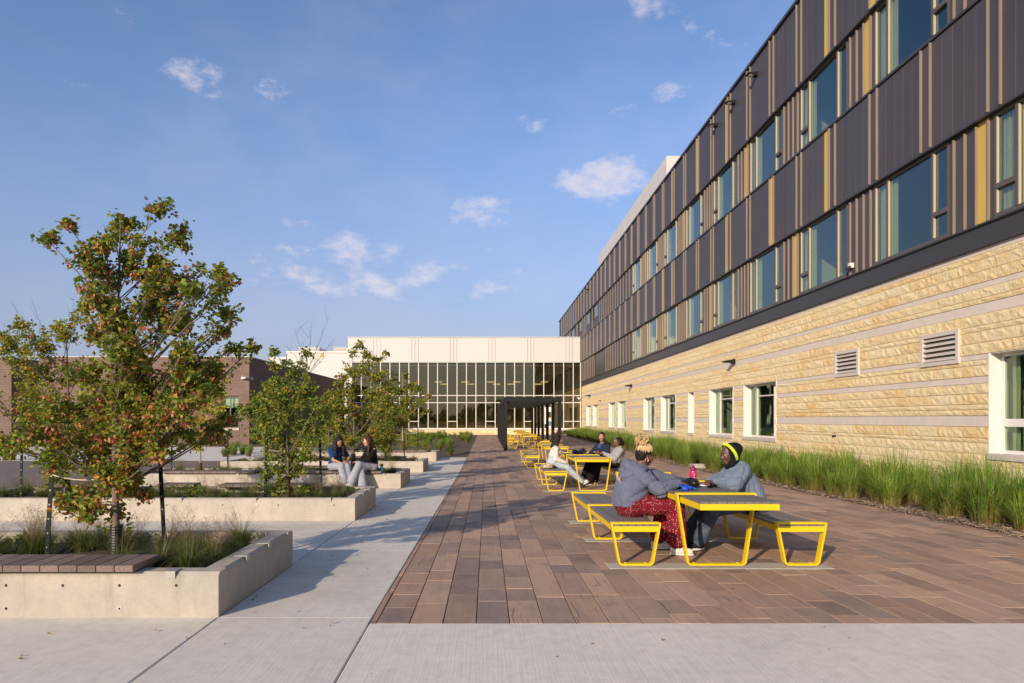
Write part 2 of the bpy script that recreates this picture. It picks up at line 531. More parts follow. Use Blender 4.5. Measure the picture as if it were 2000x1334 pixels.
# dotted red trousers
m, t, b = newmat('red_dots')
p = pos(t)
v = t.new('ShaderNodeTexVoronoi')
v.inputs['Scale'].default_value = 58
v.inputs['Randomness'].default_value = 0.6
t.put(v.inputs['Vector'], p)
f = t.math('SUBTRACT', 1.0, t.ramp(v.outputs['Distance'], 0.17, 0.23))
c = t.mix(t.ramp(t.noise(p, 12, 3), 0.3, 0.7), (0.20, 0.010, 0.022, 1), (0.14, 0.006, 0.016, 1))
c = t.mix(f, c, (0.72, 0.56, 0.47, 1))
t.put(b.inputs['Base Color'], c)
b.inputs['Roughness'].default_value = 0.85
b.inputs['Specular IOR Level'].default_value = 0.2
bump(t, b, t.noise(p, 9, 3), 0.4, 0.035)


# ------------------------------------------------------------------ mesh helpers
class MB:
    def __init__(s):
        s.v = []
        s.f = []
        s.c = []

    def add(s, vs, fs, col=None):
        o = len(s.v)
        s.v.extend(vs)
        s.f.extend([tuple(i+o for i in f) for f in fs])
        if col is not None:
            s.c.extend([col]*len(vs))
        return s

    def box(s, x0, x1, y0, y1, z0, z1):
        vs = [(x0, y0, z0), (x1, y0, z0), (x1, y1, z0), (x0, y1, z0), (x0, y0, z1), (x1, y0, z1), (x1, y1, z1), (x0, y1, z1)]
        return s.add(vs, [(0, 3, 2, 1), (4, 5, 6, 7), (0, 1, 5, 4), (1, 2, 6, 5), (2, 3, 7, 6), (3, 0, 4, 7)])

    def bbox(s, x0, x1, y0, y1, z0, z1, b=0.006):
        """box with its top edges chamfered"""
        vs = []
        for (z, i) in ((z0, 0), (z1-b, 0), (z1, b)):
            vs += [(x0+i, y0+i, z), (x1-i, y0+i, z), (x1-i, y1-i, z), (x0+i, y1-i, z)]
        fs = [(0, 3, 2, 1), (8, 9, 10, 11)]
        for l in (0, 4):
            for i in range(4):
                j = (i+1) % 4
                fs.append((l+i, l+j, l+4+j, l+4+i))
        return s.add(vs, fs)

    def tube(s, pts, radii, n=6, cap=True, col=None):
        pts = [Vector(p) for p in pts]
        if not isinstance(radii, (list, tuple)):
            radii = [radii]*len(pts)
        vs = []
        fs = []
        prev = None
        for i, p in enumerate(pts):
            a = pts[max(i-1, 0)]
            c = pts[min(i+1, len(pts)-1)]
            d = (c-a)
            d = d.normalized() if d.length > 1e-9 else Vector((0, 0, 1))
            if prev is None:
                u = d.orthogonal().normalized()
            else:
                u = (prev - d*prev.dot(d))
                u = u.normalized() if u.length > 1e-6 else d.orthogonal().normalized()
            prev = u
            w = d.cross(u)
            for k in range(n):
                an = 2*math.pi*k/n
                vs.append(tuple(p + (u*math.cos(an)+w*math.sin(an))*radii[i]))
        for i in range(len(pts)-1):
            for k in range(n):
                k2 = (k+1) % n
                fs.append((i*n+k, i*n+k2, (i+1)*n+k2, (i+1)*n+k))
        if cap:
            fs.append(tuple(reversed(range(n))))
            fs.append(tuple((len(pts)-1)*n+k for k in range(n)))
        return s.add(vs, fs, col)

    def lathe(s, prof, n=16, loc=(0, 0, 0)):
        vs = []
        fs = []
        for (r, z) in prof:
            for k in range(n):
                a = 2*math.pi*k/n
                vs.append((loc[0]+r*math.cos(a), loc[1]+r*math.sin(a), loc[2]+z))
        for i in range(len(prof)-1):
            for k in range(n):
                k2 = (k+1) % n
                fs.append((i*n+k, i*n+k2, (i+1)*n+k2, (i+1)*n+k))
        fs.append(tuple(reversed(range(n))))
        fs.append(tuple((len(prof)-1)*n+k for k in range(n)))
        return s.add(vs, fs)

    def ell(s, c, r, n=10, m=8, rot=None):
        vs = []
        fs = []
        for i in range(m+1):
            th = math.pi*i/m
            for k in range(n):
                ph = 2*math.pi*k/n
                v = Vector((r[0]*math.sin(th)*math.cos(ph), r[1]*math.sin(th)*math.sin(ph), r[2]*math.cos(th)))
                if rot is not None:
                    v = rot @ v
                vs.append(tuple(v+Vector(c)))
        for i in range(m):
            for k in range(n):
                k2 = (k+1) % n
                fs.append((i*n+k, (i+1)*n+k, (i+1)*n+k2, i*n+k2))
        return s.add(vs, fs)

    def prism(s, prof, axis, a0, a1):
        """polygon (list of 2-D points, counter-clockwise) pushed along an axis"""
        n = len(prof)
        def P(q, a):
            if axis == 'x':
                return (a, q[0], q[1])
            if axis == 'y':
                return (q[0], a, q[1])
            return (q[0], q[1], a)
        vs = [P(q, a0) for q in prof]+[P(q, a1) for q in prof]
        fs = [tuple(range(n)), tuple(reversed(range(n, 2*n)))]
        for i in range(n):
            j = (i+1) % n
            fs.append((i, i+n, j+n, j))
        return s.add(vs, fs)

    def mesh(s, name, mat, smooth=False):
        me = bpy.data.meshes.new(name)
        me.from_pydata(s.v, [], s.f)
        if mat:
            me.materials.append(MATS[mat])
        if s.c and len(s.c) == len(s.v):
            a = me.color_attributes.new('Col', 'FLOAT_COLOR', 'POINT')
            a.data.foreach_set('color', [q for c in s.c for q in (c[0], c[1], c[2], 1.0)])
        if smooth:
            me.polygons.foreach_set('use_smooth', [True]*len(me.polygons))
        me.update()
        return me

    def build(s, name, mat, parent=None, loc=None, rotz=0, smooth=False):
        return link(name, s.mesh(name, mat, smooth), parent, loc, rotz)


def link(name, me, parent=None, loc=None, rotz=0):
    o = bpy.data.objects.new(name, me)
    COL.objects.link(o)
    if parent is not None:
        o.parent = parent
    if loc is not None:
        o.location = loc
    if rotz:
        o.rotation_euler = (0, 0, rotz)
    return o

def tag(o, label=None, cat=None, group=None, kind=None):
    if label:
        o['label'] = label
    if cat:
        o['category'] = cat
    if group:
        o['group'] = group
    if kind:
        o['kind'] = kind
    return o

def thing(name, label, cat, loc=(0, 0, 0), rotz=0, group=None):
    o = bpy.data.objects.new(name, None)
    COL.objects.link(o)
    o.empty_display_size = 0.2
    o.location = loc
    o.rotation_euler = (0, 0, rotz)
    return tag(o, label, cat, group)

def copy_tree(o, parent=None):
    c = o.copy()
    COL.objects.link(c)
    if parent is not None:
        c.parent = parent
    for ch in list(KIDS.get(o.name, [])):
        copy_tree(ch, c)
    return c
KIDS = {}

GY = [-500, 5, 15.4, 22, 26, 34.7, 65, 3000]
GZ = [0, 0, -.13, -.205, -.215, -.12, 0, 0]
def gz(y):
    return float(np.interp(y, GY, GZ))

def sheet(name, x0, x1, y0, y1, dz, mat, parent=None, step=1.0, nx=1):
    ys = [y0]
    for q in sorted(set(GY) | set(np.arange(math.ceil(y0), y1, step))):
        if y0 < q < y1:
            ys.append(float(q))
    ys.append(y1)
    mb = MB()
    vs = []
    for y in ys:
        for i in range(nx+1):
            vs.append((x0+(x1-x0)*i/nx, y, gz(y)+dz))
    fs = []
    for j in range(len(ys)-1):
        for i in range(nx):
            a = j*(nx+1)+i
            fs.append((a, a+1, a+nx+2, a+nx+1))
    mb.add(vs, fs)
    return mb.build(name, mat, parent)

def wx(px, Y):
    return (px-951)*Y/1333.0

def wz(py, Y):
    return 1.5-(py-818)*Y/1333.0
# ================================================================== GROUND
def struct(o):
    o['kind'] = 'structure'
    return o

WX = 9.0          # face of the stone wall
PX0 = -0.865      # left edge of the pavers
BX = 7.0          # edge of the planting bed
g = struct(sheet('ground', -1500, 1500, -1200, 2500, -0.14, 'ground_grass', step=60))

# --- concrete walk: slabs with open joints
walk = struct(sheet('concrete_walk', -9.0, 9.0, -40, 5.0, -0.05, 'joint_sand', step=5))
def slab(x0, x1, y0, y1, parent, mat='walk', th=0.10):
    ys = [y0] + [float(q) for q in np.linspace(y0, y1, max(2, int((y1-y0)/1.4)+1))[1:-1]] + [y1]
    mb = MB()
    n = len(ys)
    vs = []
    e = 0.006
    for y in ys:
        z = gz(y)
        vs += [(x0, y, z-th), (x0, y, z-e), (x0+e, y, z), (x1-e, y, z), (x1, y, z-e), (x1, y, z-th)]
    fs = []
    for j in range(n-1):
        for i in range(5):
            a = j*6+i
            fs.append((a, a+1, a+7, a+6)[::-1])
    fs.append((0, 1, 2, 3, 4, 5)[::-1])
    fs.append(tuple((n-1)*6+i for i in range(6)))
    mb.add(vs, fs)
    return mb.build('slab', mat, parent)
J = 0.005
jy = [-12, -9.2, -6.4, -3.6, -0.8, 2.0, 5.165]
for i in range(len(jy)-1):
    y1 = jy[i+1]-J
    slab(PX0+J, 4.2-J, jy[i], min(y1, 5.0), walk)
    slab(4.2, 9.3, jy[i], min(y1, 5.0), walk)
jy2 = jy + [5.165+2.8*k for k in range(1, 9)] + [29.6]
for i in range(len(jy2)-1):
    y0, y1 = jy2[i], jy2[i+1]-J
    slab(-2.035+J, PX0-J, y0, y1, walk)
    slab(-5.3+J, -2.035-J, y0, y1, walk)
    slab(-9.0, -5.3-J, y0, y1, walk)

# --- side yard left of the planters
struct(sheet('side_pavement', -40, -9.01, 27.5, 39.0, 0.004, 'walk'))
struct(sheet('brown_pavement', -40, -9.01, -30, 27.49, 0.004, 'asphalt_brown'))
struct(sheet('far_path', -30, -5.0, 39.0, 41.0, -0.03, 'soil'))

# --- paver plaza
plaza = struct(sheet('paver_plaza', PX0-0.004, BX+0.02, 5.0, 66, -0.022, 'joint_sand'))
def paver_mesh(mb, x0, x1, y0, y1, lift=0.0, tilt=(0, 0), full=True):
    b = 0.0035
    z0 = gz(y0)+lift
    z1 = gz(y1)+lift
    tx, ty = tilt
    lo = -0.05 if full else -0.03
    if full:
        vs = [(x0, y0, z0+lo), (x1, y0, z0+lo), (x1, y1, z1+lo), (x0, y1, z1+lo),
              (x0, y0, z0-b), (x1, y0, z0-b), (x1, y1, z1-b), (x0, y1, z1-b),
              (x0+b, y0+b, z0-tx-ty), (x1-b, y0+b, z0+tx-ty), (x1-b, y1-b, z1+tx+ty), (x0+b, y1-b, z1-tx+ty)]
        fs = [(8, 9, 10, 11)]
        for l in (0, 4):
            for i in range(4):
                j = (i+1) % 4
                fs.append((l+i, l+j, l+4+j, l+4+i))
        mb.add(vs, fs)
    else:
        vs = [(x0, y0, z0+lo), (x1, y0, z0+lo), (x1, y1, z1+lo), (x0, y1, z1+lo), (x0, y0, z0), (x1, y0, z0), (x1, y1, z1), (x0, y1, z1)]
        mb.add(vs, [(4, 5, 6, 7), (0, 1, 5, 4), (1, 2, 6, 5), (2, 3, 7, 6), (3, 0, 4, 7)])
STRIPS = []
SETS = [(7.10, 2.38, 3), (15.4, 2.39, 3), (23.6, 2.40, 3)]
for (y, xc, n) in SETS:
    for k in range(n):
        STRIPS.append((xc-1.13, xc+1.15, y+1.645*k-0.17, y+1.645*k+0.13))
pr = random.Random(11)
plist = []
cw = 0.246
x = PX0+0.05
ci = 0
while x < BX-0.02:
    x1 = min(x+cw, BX)
    y = 5.0 - pr.choice([0, 0.14, 0.3, 0.42, 0.6, 0.72])
    while y < 65.5:
        L = pr.choice([0.86, 0.86, 0.86, 0.43, 0.43, 0.645])
        ya, yb = max(y, 5.004), min(y+L, 65.6)
        y += L
        if yb-ya < 0.05:
            continue
        segs = [(ya, yb)]
        for (sx0, sx1, sy0, sy1) in STRIPS:
            if x+cw*0.5 > sx0 and x+cw*0.5 < sx1:
                ns = []
                for (a, c) in segs:
                    if c <= sy0 or a >= sy1:
                        ns.append((a, c))
                    else:
                        if sy0-a > 0.03:
                            ns.append((a, sy0-0.004))
                        if c-sy1 > 0.03:
                            ns.append((sy1+0.004, c))
                segs = ns
        for (a, c) in segs:
            plist.append((x+0.003, x1-0.003, a+0.0012, c-0.0012))
        for (sx0, sx1, sy0, sy1) in STRIPS:          # slivers beside the ends of a footing strip
            if x+cw*0.5 > sx0 and x+cw*0.5 < sx1 and ya < sy1 and yb > sy0:
                u0, u1 = max(ya, sy0)+.002, min(yb, sy1)-.002
                if u1-u0 > .02:
                    if sx0-x > .02:
                        plist.append((x+.003, sx0-.004, u0, u1))
                    if x1-sx1 > .02:
                        plist.append((sx1+.004, x1-.003, u0, u1))
    x += cw
    ci += 1
def seen(p):
    x0, x1, y0, y1 = p
    px = 951+1333*x0/y0
    return px < 2040
def shown(p):
    x0, x1, y0, y1 = p
    return (x1-x0)*1333/y0*1.5*1333*(1/y0-1/y1) if seen(p) else 0
plist.sort(key=shown, reverse=True)
for p in plist[:300]:
    mb = MB()
    paver_mesh(mb, *p, lift=pr.uniform(-0.0014, 0.0014), tilt=(pr.uniform(-.0012, .0012), pr.uniform(-.0012, .0012)))
    mb.build('paver', 'paver', plaza)
mb = MB()
for p in plist[300:]:
    paver_mesh(mb, *p, lift=pr.uniform(-0.001, 0.001), full=p[2] < 20)
mb.box(PX0+0.004, PX0+0.044, 5.004, 5.9, -0.04, -0.004)
tag(mb.build('paver_field', 'paver', plaza), kind='stuff')
mb = MB()
y = 5.004
while y < 62:                       # thin edge course along the concrete
    L = pr.choice([0.43, 0.6, 0.86])
    paver_mesh(mb, PX0+0.004, PX0+0.045, y, min(y+L-0.006, 62), lift=-0.003)
    y += L
tag(mb.build('edge_course', 'paver', plaza), kind='stuff')
for i, (x0, x1, y0, y1) in enumerate(STRIPS):
    mb = MB()
    paver_mesh(mb, x0, x1, y0, y1, lift=0.004)
    mb.build('footing_strip', 'strip', plaza)

# --- beds
bed = struct(sheet('mulch_bed', BX, WX+0.1, 4.0, 64.8, -0.004, 'mulch', step=0.7, nx=4))
for v in bed.data.vertices:
    v.co.z += R.uniform(-0.015, 0.025) if v.co.x > BX+.05 else 0
mb = MB()
cr_ = random.Random(5)
for i in range(5200):
    y = 8.2+(cr_.random()**1.7)*26
    x = BX + 0.02 + abs(cr_.gauss(0, .38))
    if cr_.random() < 0.05:
        x = BX - cr_.uniform(0, .12)
    if x > WX-.1:
        continue
    a = cr_.uniform(0, math.pi)
    l = cr_.uniform(.02, .065)
    w = cr_.uniform(.004, .011)
    c, s_ = math.cos(a), math.sin(a)
    z = gz(y)+0.012+cr_.uniform(0, .022)
    t1, t2 = cr_.uniform(-.012, .012), cr_.uniform(-.012, .012)
    mb.add([(x-c*l-s_*w, y-s_*l+c*w, z-t1), (x+c*l-s_*w, y+s_*l+c*w, z+t1+t2), (x+c*l+s_*w, y+s_*l-c*w, z+t1), (x-c*l+s_*w, y-s_*l-c*w, z-t1+t2)], [(0, 1, 2, 3)])
tag(mb.build('wood_chips', 'mulch_chip'), 'loose shredded bark mulch along the paver edge under the grasses', 'mulch', kind='stuff')
struct(sheet('meadow_bed', -14.5, PX0-0.01, 29.62, 64.5, -0.01, 'soil'))
struct(sheet('lawn_strip', -40, -14.6, 39.0, 42.0, -0.005, 'soil'))

# ================================================================== SCHOOL WING (right)
school = thing('school_building', 'long three storey school wing with yellow stone base and dark ribbed metal upper floors', 'building', (WX, 36, 0))
def B(mb, name, mat, parent=None, smooth=False):
    """part whose vertices are written in world coordinates, hung under a parent that stands elsewhere"""
    par = parent or school
    o = mb.build(name, mat, par, smooth=smooth)
    o.matrix_parent_inverse = Matrix.Translation(-wloc(par))
    return o
def wloc(o):
    v = Vector((0, 0, 0))
    while o is not None:
        v = v + o.location + o.matrix_parent_inverse.translation
        o = o.parent
    return v
YN, YF, YW = 4.6, 84.0, 64.86         # near end, far end, junction with the white link
Z_ST, Z_R2a, Z_R2b, Z_R3a, Z_R3b, Z_TOP = 4.62, 5.02, 6.86, 9.10, 10.93, 13.40

GWIN = [(61.8, 59.2), (58.0, 55.3), (50.4, 47.8), (46.9, 44.2), (39.2, 36.6), (35.3, 32.6), (30.5, 29.65), (27.6, 24.94), (23.92, 21.23), (12.23, 9.55)]
WZ0, WZ1 = 0.86, 2.68
LOUV = [(17.6, 16.5), (14.1, 13.0)]
LZ0, LZ1 = 2.58, 3.20
opens = [(b_, a_, WZ0, WZ1) for (a_, b_) in GWIN]+[(b_, a_, LZ0, LZ1) for (a_, b_) in LOUV]

courses = [(-.25, -.05, 'R'), (-.05, .15, 'R'), (.15, .30, 'G'), (.30, .50, 'R'), (.50, .66, 'R'), (.66, .86, 'R'), (.86, 1.064, 'R'), (1.064, 1.146, 'T'), (1.146, 1.355, 'R'),
           (1.355, 1.558, 'G'), (1.558, 1.67, 'T'), (1.67, 1.77, 'T'), (1.77, 1.965, 'R'), (1.965, 2.149, 'R'), (2.149, 2.275, 'G'),
           (2.275, 2.483, 'R'), (2.483, 2.58, 'T'), (2.58, 2.68, 'G'), (2.68, 2.89, 'R'), (2.89, 3.10, 'R'), (3.10, 3.20, 'T'),
           (3.20, 3.41, 'R'), (3.41, 3.60, 'G'), (3.60, 3.70, 'T'), (3.70, 3.88, 'R'), (3.88, 3.98, 'G'), (3.98, 4.19, 'R'), (4.19, 4.40, 'R'), (4.40, 4.50, 'T'), (4.50, 4.62, 'G')]
sr = random.Random(3)
stones = []
JY = 12.93                                  # control joint
for (z0, z1, kind) in courses:
    y = YN + sr.uniform(0, .5)
    cuts = [YN]
    while y < YW:
        if kind == 'R':
            L = sr.choice([.4, .55, .7, .9, 1.2])
        elif kind == 'T':
            L = sr.choice([.7, .9, 1.2, 1.5])
        else:
            L = sr.choice([1.2, 1.6, 2.0])
        cuts.append(y)
        y += L
    cuts += [YW-0.01]
    for q in (JY, 33.9, 49.1):
        cuts = [c for c in cuts if abs(c-q) > .12]+[q]
    cuts.sort()
    for a, c in zip(cuts, cuts[1:]):
        segs = [(a, c)]
        for (o0, o1, p0, p1) in opens:
            if z0 < p1-.02 and z1 > p0+.02:
                ns = []
                for (u, w) in segs:
                    if w <= o0 or u >= o1:
                        ns.append((u, w))
                    else:
                        if o0-u > .02:
                            ns.append((u, o0))
                        if w-o1 > .02:
                            ns.append((o1, w))
                segs = ns
        for (u, w) in segs:
            stones.append((u+.0015, w-.0015, z0+.004, z1-.004, kind))
def stone_size(s):
    px0 = 951+1333*WX/s[0]
    px1 = 951+1333*WX/s[1]
    if px1 > 2000 or s[3] < 0.3:
        return 0
    return (px0-px1)*(s[3]-s[2])*1333/s[0]
stones.sort(key=stone_size, reverse=True)
def stone_mesh(mb, s, fine):
    y0, y1, z0, z1, kind = s
    xb = WX+0.05
    if kind == 'G':
        f = WX+0.004
        b = .003
        vs = [(xb, y0, z0), (xb, y1, z0), (xb, y1, z1), (xb, y0, z1), (f, y0, z0), (f, y1, z0), (f, y1, z1), (f, y0, z1)]
        mb.add(vs, [(4, 7, 6, 5), (0, 4, 5, 1), (1, 5, 6, 2), (2, 6, 7, 3), (3, 7, 4, 0)])
        return
    nu = (max(2, min(9, int((y1-y0)/.075))) if fine else (2 if y0 < 34 else 1))
    nv = (3 if kind == 'R' and fine else (2 if fine or y0 < 34 else 1))
    vs = []
    for j in range(nv+1):
        for i in range(nu+1):
            edge = i in (0, nu) or j in (0, nv)
            px = WX - (sr.uniform(0.003, .009) if edge else sr.uniform(.004, .023))
            if not (fine or y0 < 34):
                px = WX - sr.uniform(.002, .014)
            vs.append((px, y0+(y1-y0)*i/nu + (0 if edge else sr.uniform(-.02, .02)), z0+(z1-z0)*j/nv + (0 if edge else sr.uniform(-.015, .015))))
    fs = []
    for j in range(nv):
        for i in range(nu):
            a = j*(nu+1)+i
            fs.append((a, a+nu+1, a+nu+2, a+1))
    n = len(vs)
    ring = [i for i in range(nu)]+[nu+j*(nu+1) for j in range(nv)]+[(nv+1)*(nu+1)-1-i for i in range(nu)]+[(nv-j)*(nu+1) for j in range(nv)]
    for r_ in ring:
        v = vs[r_]
        vs.append((xb, v[1], v[2]))
    m = len(ring)
    for k in range(m):
        k2 = (k+1) % m
        fs.append((ring[k], ring[k2], n+k2, n+k))
    mb.add(vs, fs)
for s in stones[:300]:
    mb = MB()
    stone_mesh(mb, s, True)
    B(mb, 'stone', 'stone_smooth' if s[4] == 'G' else 'stone_rough')
for kk, nm, mt in (('G', 'smooth_course', 'stone_smooth'), ('R', 'rough_stonework', 'stone_rough')):
    mb = MB()
    for s in stones[300:]:
        if (s[4] == 'G') == (kk == 'G'):
            stone_mesh(mb, s, False)
    tag(B(mb, nm, mt), kind='stuff')

# structural wall behind the stone, with the openings left open
mb = MB()
xw0, xw1 = WX+0.035, WX+0.30
ys = sorted(set([YN, YF]+[q for o in opens for q in o[:2]]))
for a, c in zip(ys, ys[1:]):
    mid = (a+c)/2
    holes = sorted([(o[2], o[3]) for o in opens if o[0] <= mid <= o[1]])
    z = -.4
    for (p0, p1) in holes:
        mb.box(xw0, xw1, a, c, z, p0)
        z = p1
    mb.box(xw0, xw1, a, c, z, Z_ST-.01)
B(mb, 'backing_wall', 'mortar')

# ---- ground floor windows
def rect_frame(mb, x0, x1, y0, y1, z0, z1, w):
    mb.box(x0, x1, y0, y0+w, z0, z1)
    mb.box(x0, x1, y1-w, y1, z0, z1)
    mb.box(x0+.002, x1-.002, y0+w, y1-w, z0, z0+w)
    mb.box(x0+.002, x1-.002, y0+w, y1-w, z1-w, z1)
def ground_window(yf, yn):
    w = B(MB().box(WX+.19, WX+.215, yn, yf, WZ0, WZ0+.02), 'window', 'white_frame')
    d = yf-yn
    wide = d > 1.5
    fr = MB()
    xf0, xf1 = WX+.205, WX+.265
    rect_frame(fr, xf0, xf1, yn+.012, yf-.012, WZ0+.02, WZ1-.012, .06)
    panes = []
    if wide:
        m1, m2 = yf-.66, yn+.62
        fr.box(xf0-.01, xf1+.003, m1-.03, m1+.03, WZ0+.08, WZ1-.075)
        fr.box(xf0-.01, xf1+.003, m2-.03, m2+.03, WZ0+.08, WZ1-.075)
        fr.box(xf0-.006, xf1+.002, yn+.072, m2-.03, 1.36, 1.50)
        fr.box(xf0+.004, xf1+.002, m2+.03, m1-.03, 2.25, 2.285)  # added bar, stands in for a white line reflected in the glass
        panes = [(m1+.03, yf-.072, WZ0+.08, WZ1-.072), (m2+.03, m1-.03, WZ0+.08, 2.25), (m2+.03, m1-.03, 2.285, WZ1-.072), (yn+.072, m2-.03, WZ0+.08, 1.36), (yn+.072, m2-.03, 1.50, WZ1-.072)]
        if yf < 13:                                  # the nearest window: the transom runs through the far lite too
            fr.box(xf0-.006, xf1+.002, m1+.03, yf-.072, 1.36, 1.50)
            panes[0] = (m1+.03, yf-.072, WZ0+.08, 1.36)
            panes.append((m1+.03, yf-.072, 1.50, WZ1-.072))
    else:
        panes = [(yn+.072, yf-.072, WZ0+.08, WZ1-.072)]
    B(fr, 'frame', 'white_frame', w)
    for (a, c, z0, z1) in panes:
        B(MB().box(WX+.232, WX+.240, a+.001, c-.001, z0+.001, z1-.001), 'pane', 'glass_green', w)
    rv = MB()
    rv.box(WX-.012, WX+.204, yf-.011, yf+.012, WZ0+.021, WZ1-.002)
    rv.box(WX-.012, WX+.204, yn-.012, yn+.011, WZ0+.021, WZ1-.002)
    B(rv, 'jamb_trim', 'white_frame', w)
    hd = MB().box(WX+.006, WX+.204, yn+.012, yf-.012, WZ1-.013, WZ1-.003)
    B(hd, 'head_trim', 'white_frame', w)
    sl = MB().bbox(WX-.045, WX+.19, yn-.03, yf+.03, WZ0-.085, WZ0+.018, .008)
    B(sl, 'sill', 'sill', w)
    bl = MB()
    if wide:
        for k in range(9 if yf > 13 else 3):
            y = yf-.10-.055*k
            bl.box(WX+.36+.02*(k % 2), WX+.37+.02*(k % 2), y-.035, y+.022, WZ0+.06, WZ1-.06)
        B(bl, 'blind', 'cream_curtain', w)
    if yf < 13:
        B(MB().box(WX+.75, WX+.78, yn+.2, yf-.75, 1.16, 1.60), 'chair_back', 'teal_plastic', w)
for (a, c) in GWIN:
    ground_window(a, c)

# ---- louvres
for (a, c) in LOUV:
    lv = B(MB().box(WX+.16, WX+.20, c, a, LZ0, LZ1), 'louver', 'black_metal')
    fr = MB()
    rect_frame(fr, WX-.045, WX+.10, c-.02, a+.02, LZ0-.02, LZ1+.01, .075)
    B(fr, 'frame', 'louver_grey', lv)
    for k in range(5):
        z = LZ0+.085+k*.102
        bl = MB().add([(WX-.035, c+.05, z), (WX-.035, a-.05, z), (WX+.075, a-.05, z+.085), (WX+.075, c+.05, z+.085),
                       (WX-.035, c+.05, z-.018), (WX-.035, a-.05, z-.018), (WX+.08, a-.05, z+.070), (WX+.08, c+.05, z+.070)],
                      [(0, 3, 2, 1), (4, 5, 6, 7), (0, 1, 5, 4), (3, 7, 6, 2)])
        B(bl, 'blade', 'louver_grey', lv)

# ---- metal floors
XS = WX-0.10            # face of the spandrel sheets
XR = WX-0.02            # face of the recessed window storey
pan_n = 0
B(MB().prism([(WX-.07, Z_ST-.015), (WX+.2, Z_ST-.015), (WX+.2, Z_R2a-.002), (WX-.12, Z_R2a-.002), (WX-.12, Z_R2a-.03), (WX-.07, Z_R2a-.06)], 'y', YN, YF), 'base_flashing', 'dark_trim')
B(MB().box(WX-.13, WX+.2, YN, YF, Z_R2b+.03, Z_R2b+.065), 'ledge', 'dark_trim')
B(MB().box(WX-.14, WX+.2, YN, YF, Z_R3a-.05, Z_R3a-.002), 'ledge', 'dark_trim')
B(MB().box(WX-.13, WX+.2, YN, YF, Z_R3b+.03, Z_R3b+.065), 'ledge', 'dark_trim')
B(MB().prism([(WX-.17, Z_TOP), (WX+.5, Z_TOP), (WX+.5, Z_TOP+.12), (WX-.17, Z_TOP+.09)], 'y', YN-.1, YF), 'roof_coping', 'dark_trim')
mb = MB()
mb.box(XS+.02, WX+.3, YN, YF, Z_R2b+.066, Z_R3a-.051)
mb.box(XS+.02, WX+.3, YN, YF, Z_R3b+.066, Z_TOP)
B(mb, 'spandrel_wall', 'dark_trim')

P0, PP = 12.10, 1.87
fins = []
def spandrel(z0, z1, yel):
    k0 = int(math.floor((YN-P0)/PP))
    k1 = int(math.ceil((YF-P0)/PP))
    for k in range(k0, k1):
        y = P0+PP*k                     # this pair of fins sits at y and y-.30
        if y-.3 < YN+.05 or y+PP > YF:
            continue
        fins.append((XS, y, z0, z1))
        fins.append((XS, y-.30, z0, z1))
        ye = yel(k)
        segs = [(y-.297, y-.003, 'metal_panel', 'mustard' if ye == 2 else 'dark_metal')]
        lo, hi = y+.003, y+PP-.303
        if ye == 1:
            segs.append((lo, lo+.30, 'metal_panel', 'mustard'))
            lo += .306
        if y < 21:
            n = max(1, round((hi-lo)/.312))
            for i in range(n):
                a = lo+(hi-lo)*i/n
                c = lo+(hi-lo)*(i+1)/n
                segs.append((a+.003, c-.003, 'metal_panel', 'dark_metal'))
        else:
            segs.append((lo, hi, 'metal_panel', 'dark_metal'))
        for (a, c, nm, mt) in segs:
            e = .004
            mb = MB().add([(XS+e, a, z0), (XS+e, c, z0), (XS+e, c, z1), (XS+e, a, z1), (XS, a+e, z0+e), (XS, c-e, z0+e), (XS, c-e, z1-e), (XS, a+e, z1-e)],
                          [(4, 7, 6, 5), (0, 4, 5, 1), (1, 5, 6, 2), (2, 6, 7, 3), (3, 7, 4, 0)])
            B(mb, nm, mt)
spandrel(Z_R2b+.067, Z_R3a-.052, lambda k: 1 if k % 4 == 3 else (2 if k % 7 == 5 else 0))
spandrel(Z_R3b+.067, Z_TOP-.002, lambda k: 1 if k % 4 == 3 else (2 if k % 7 == 2 else 0))

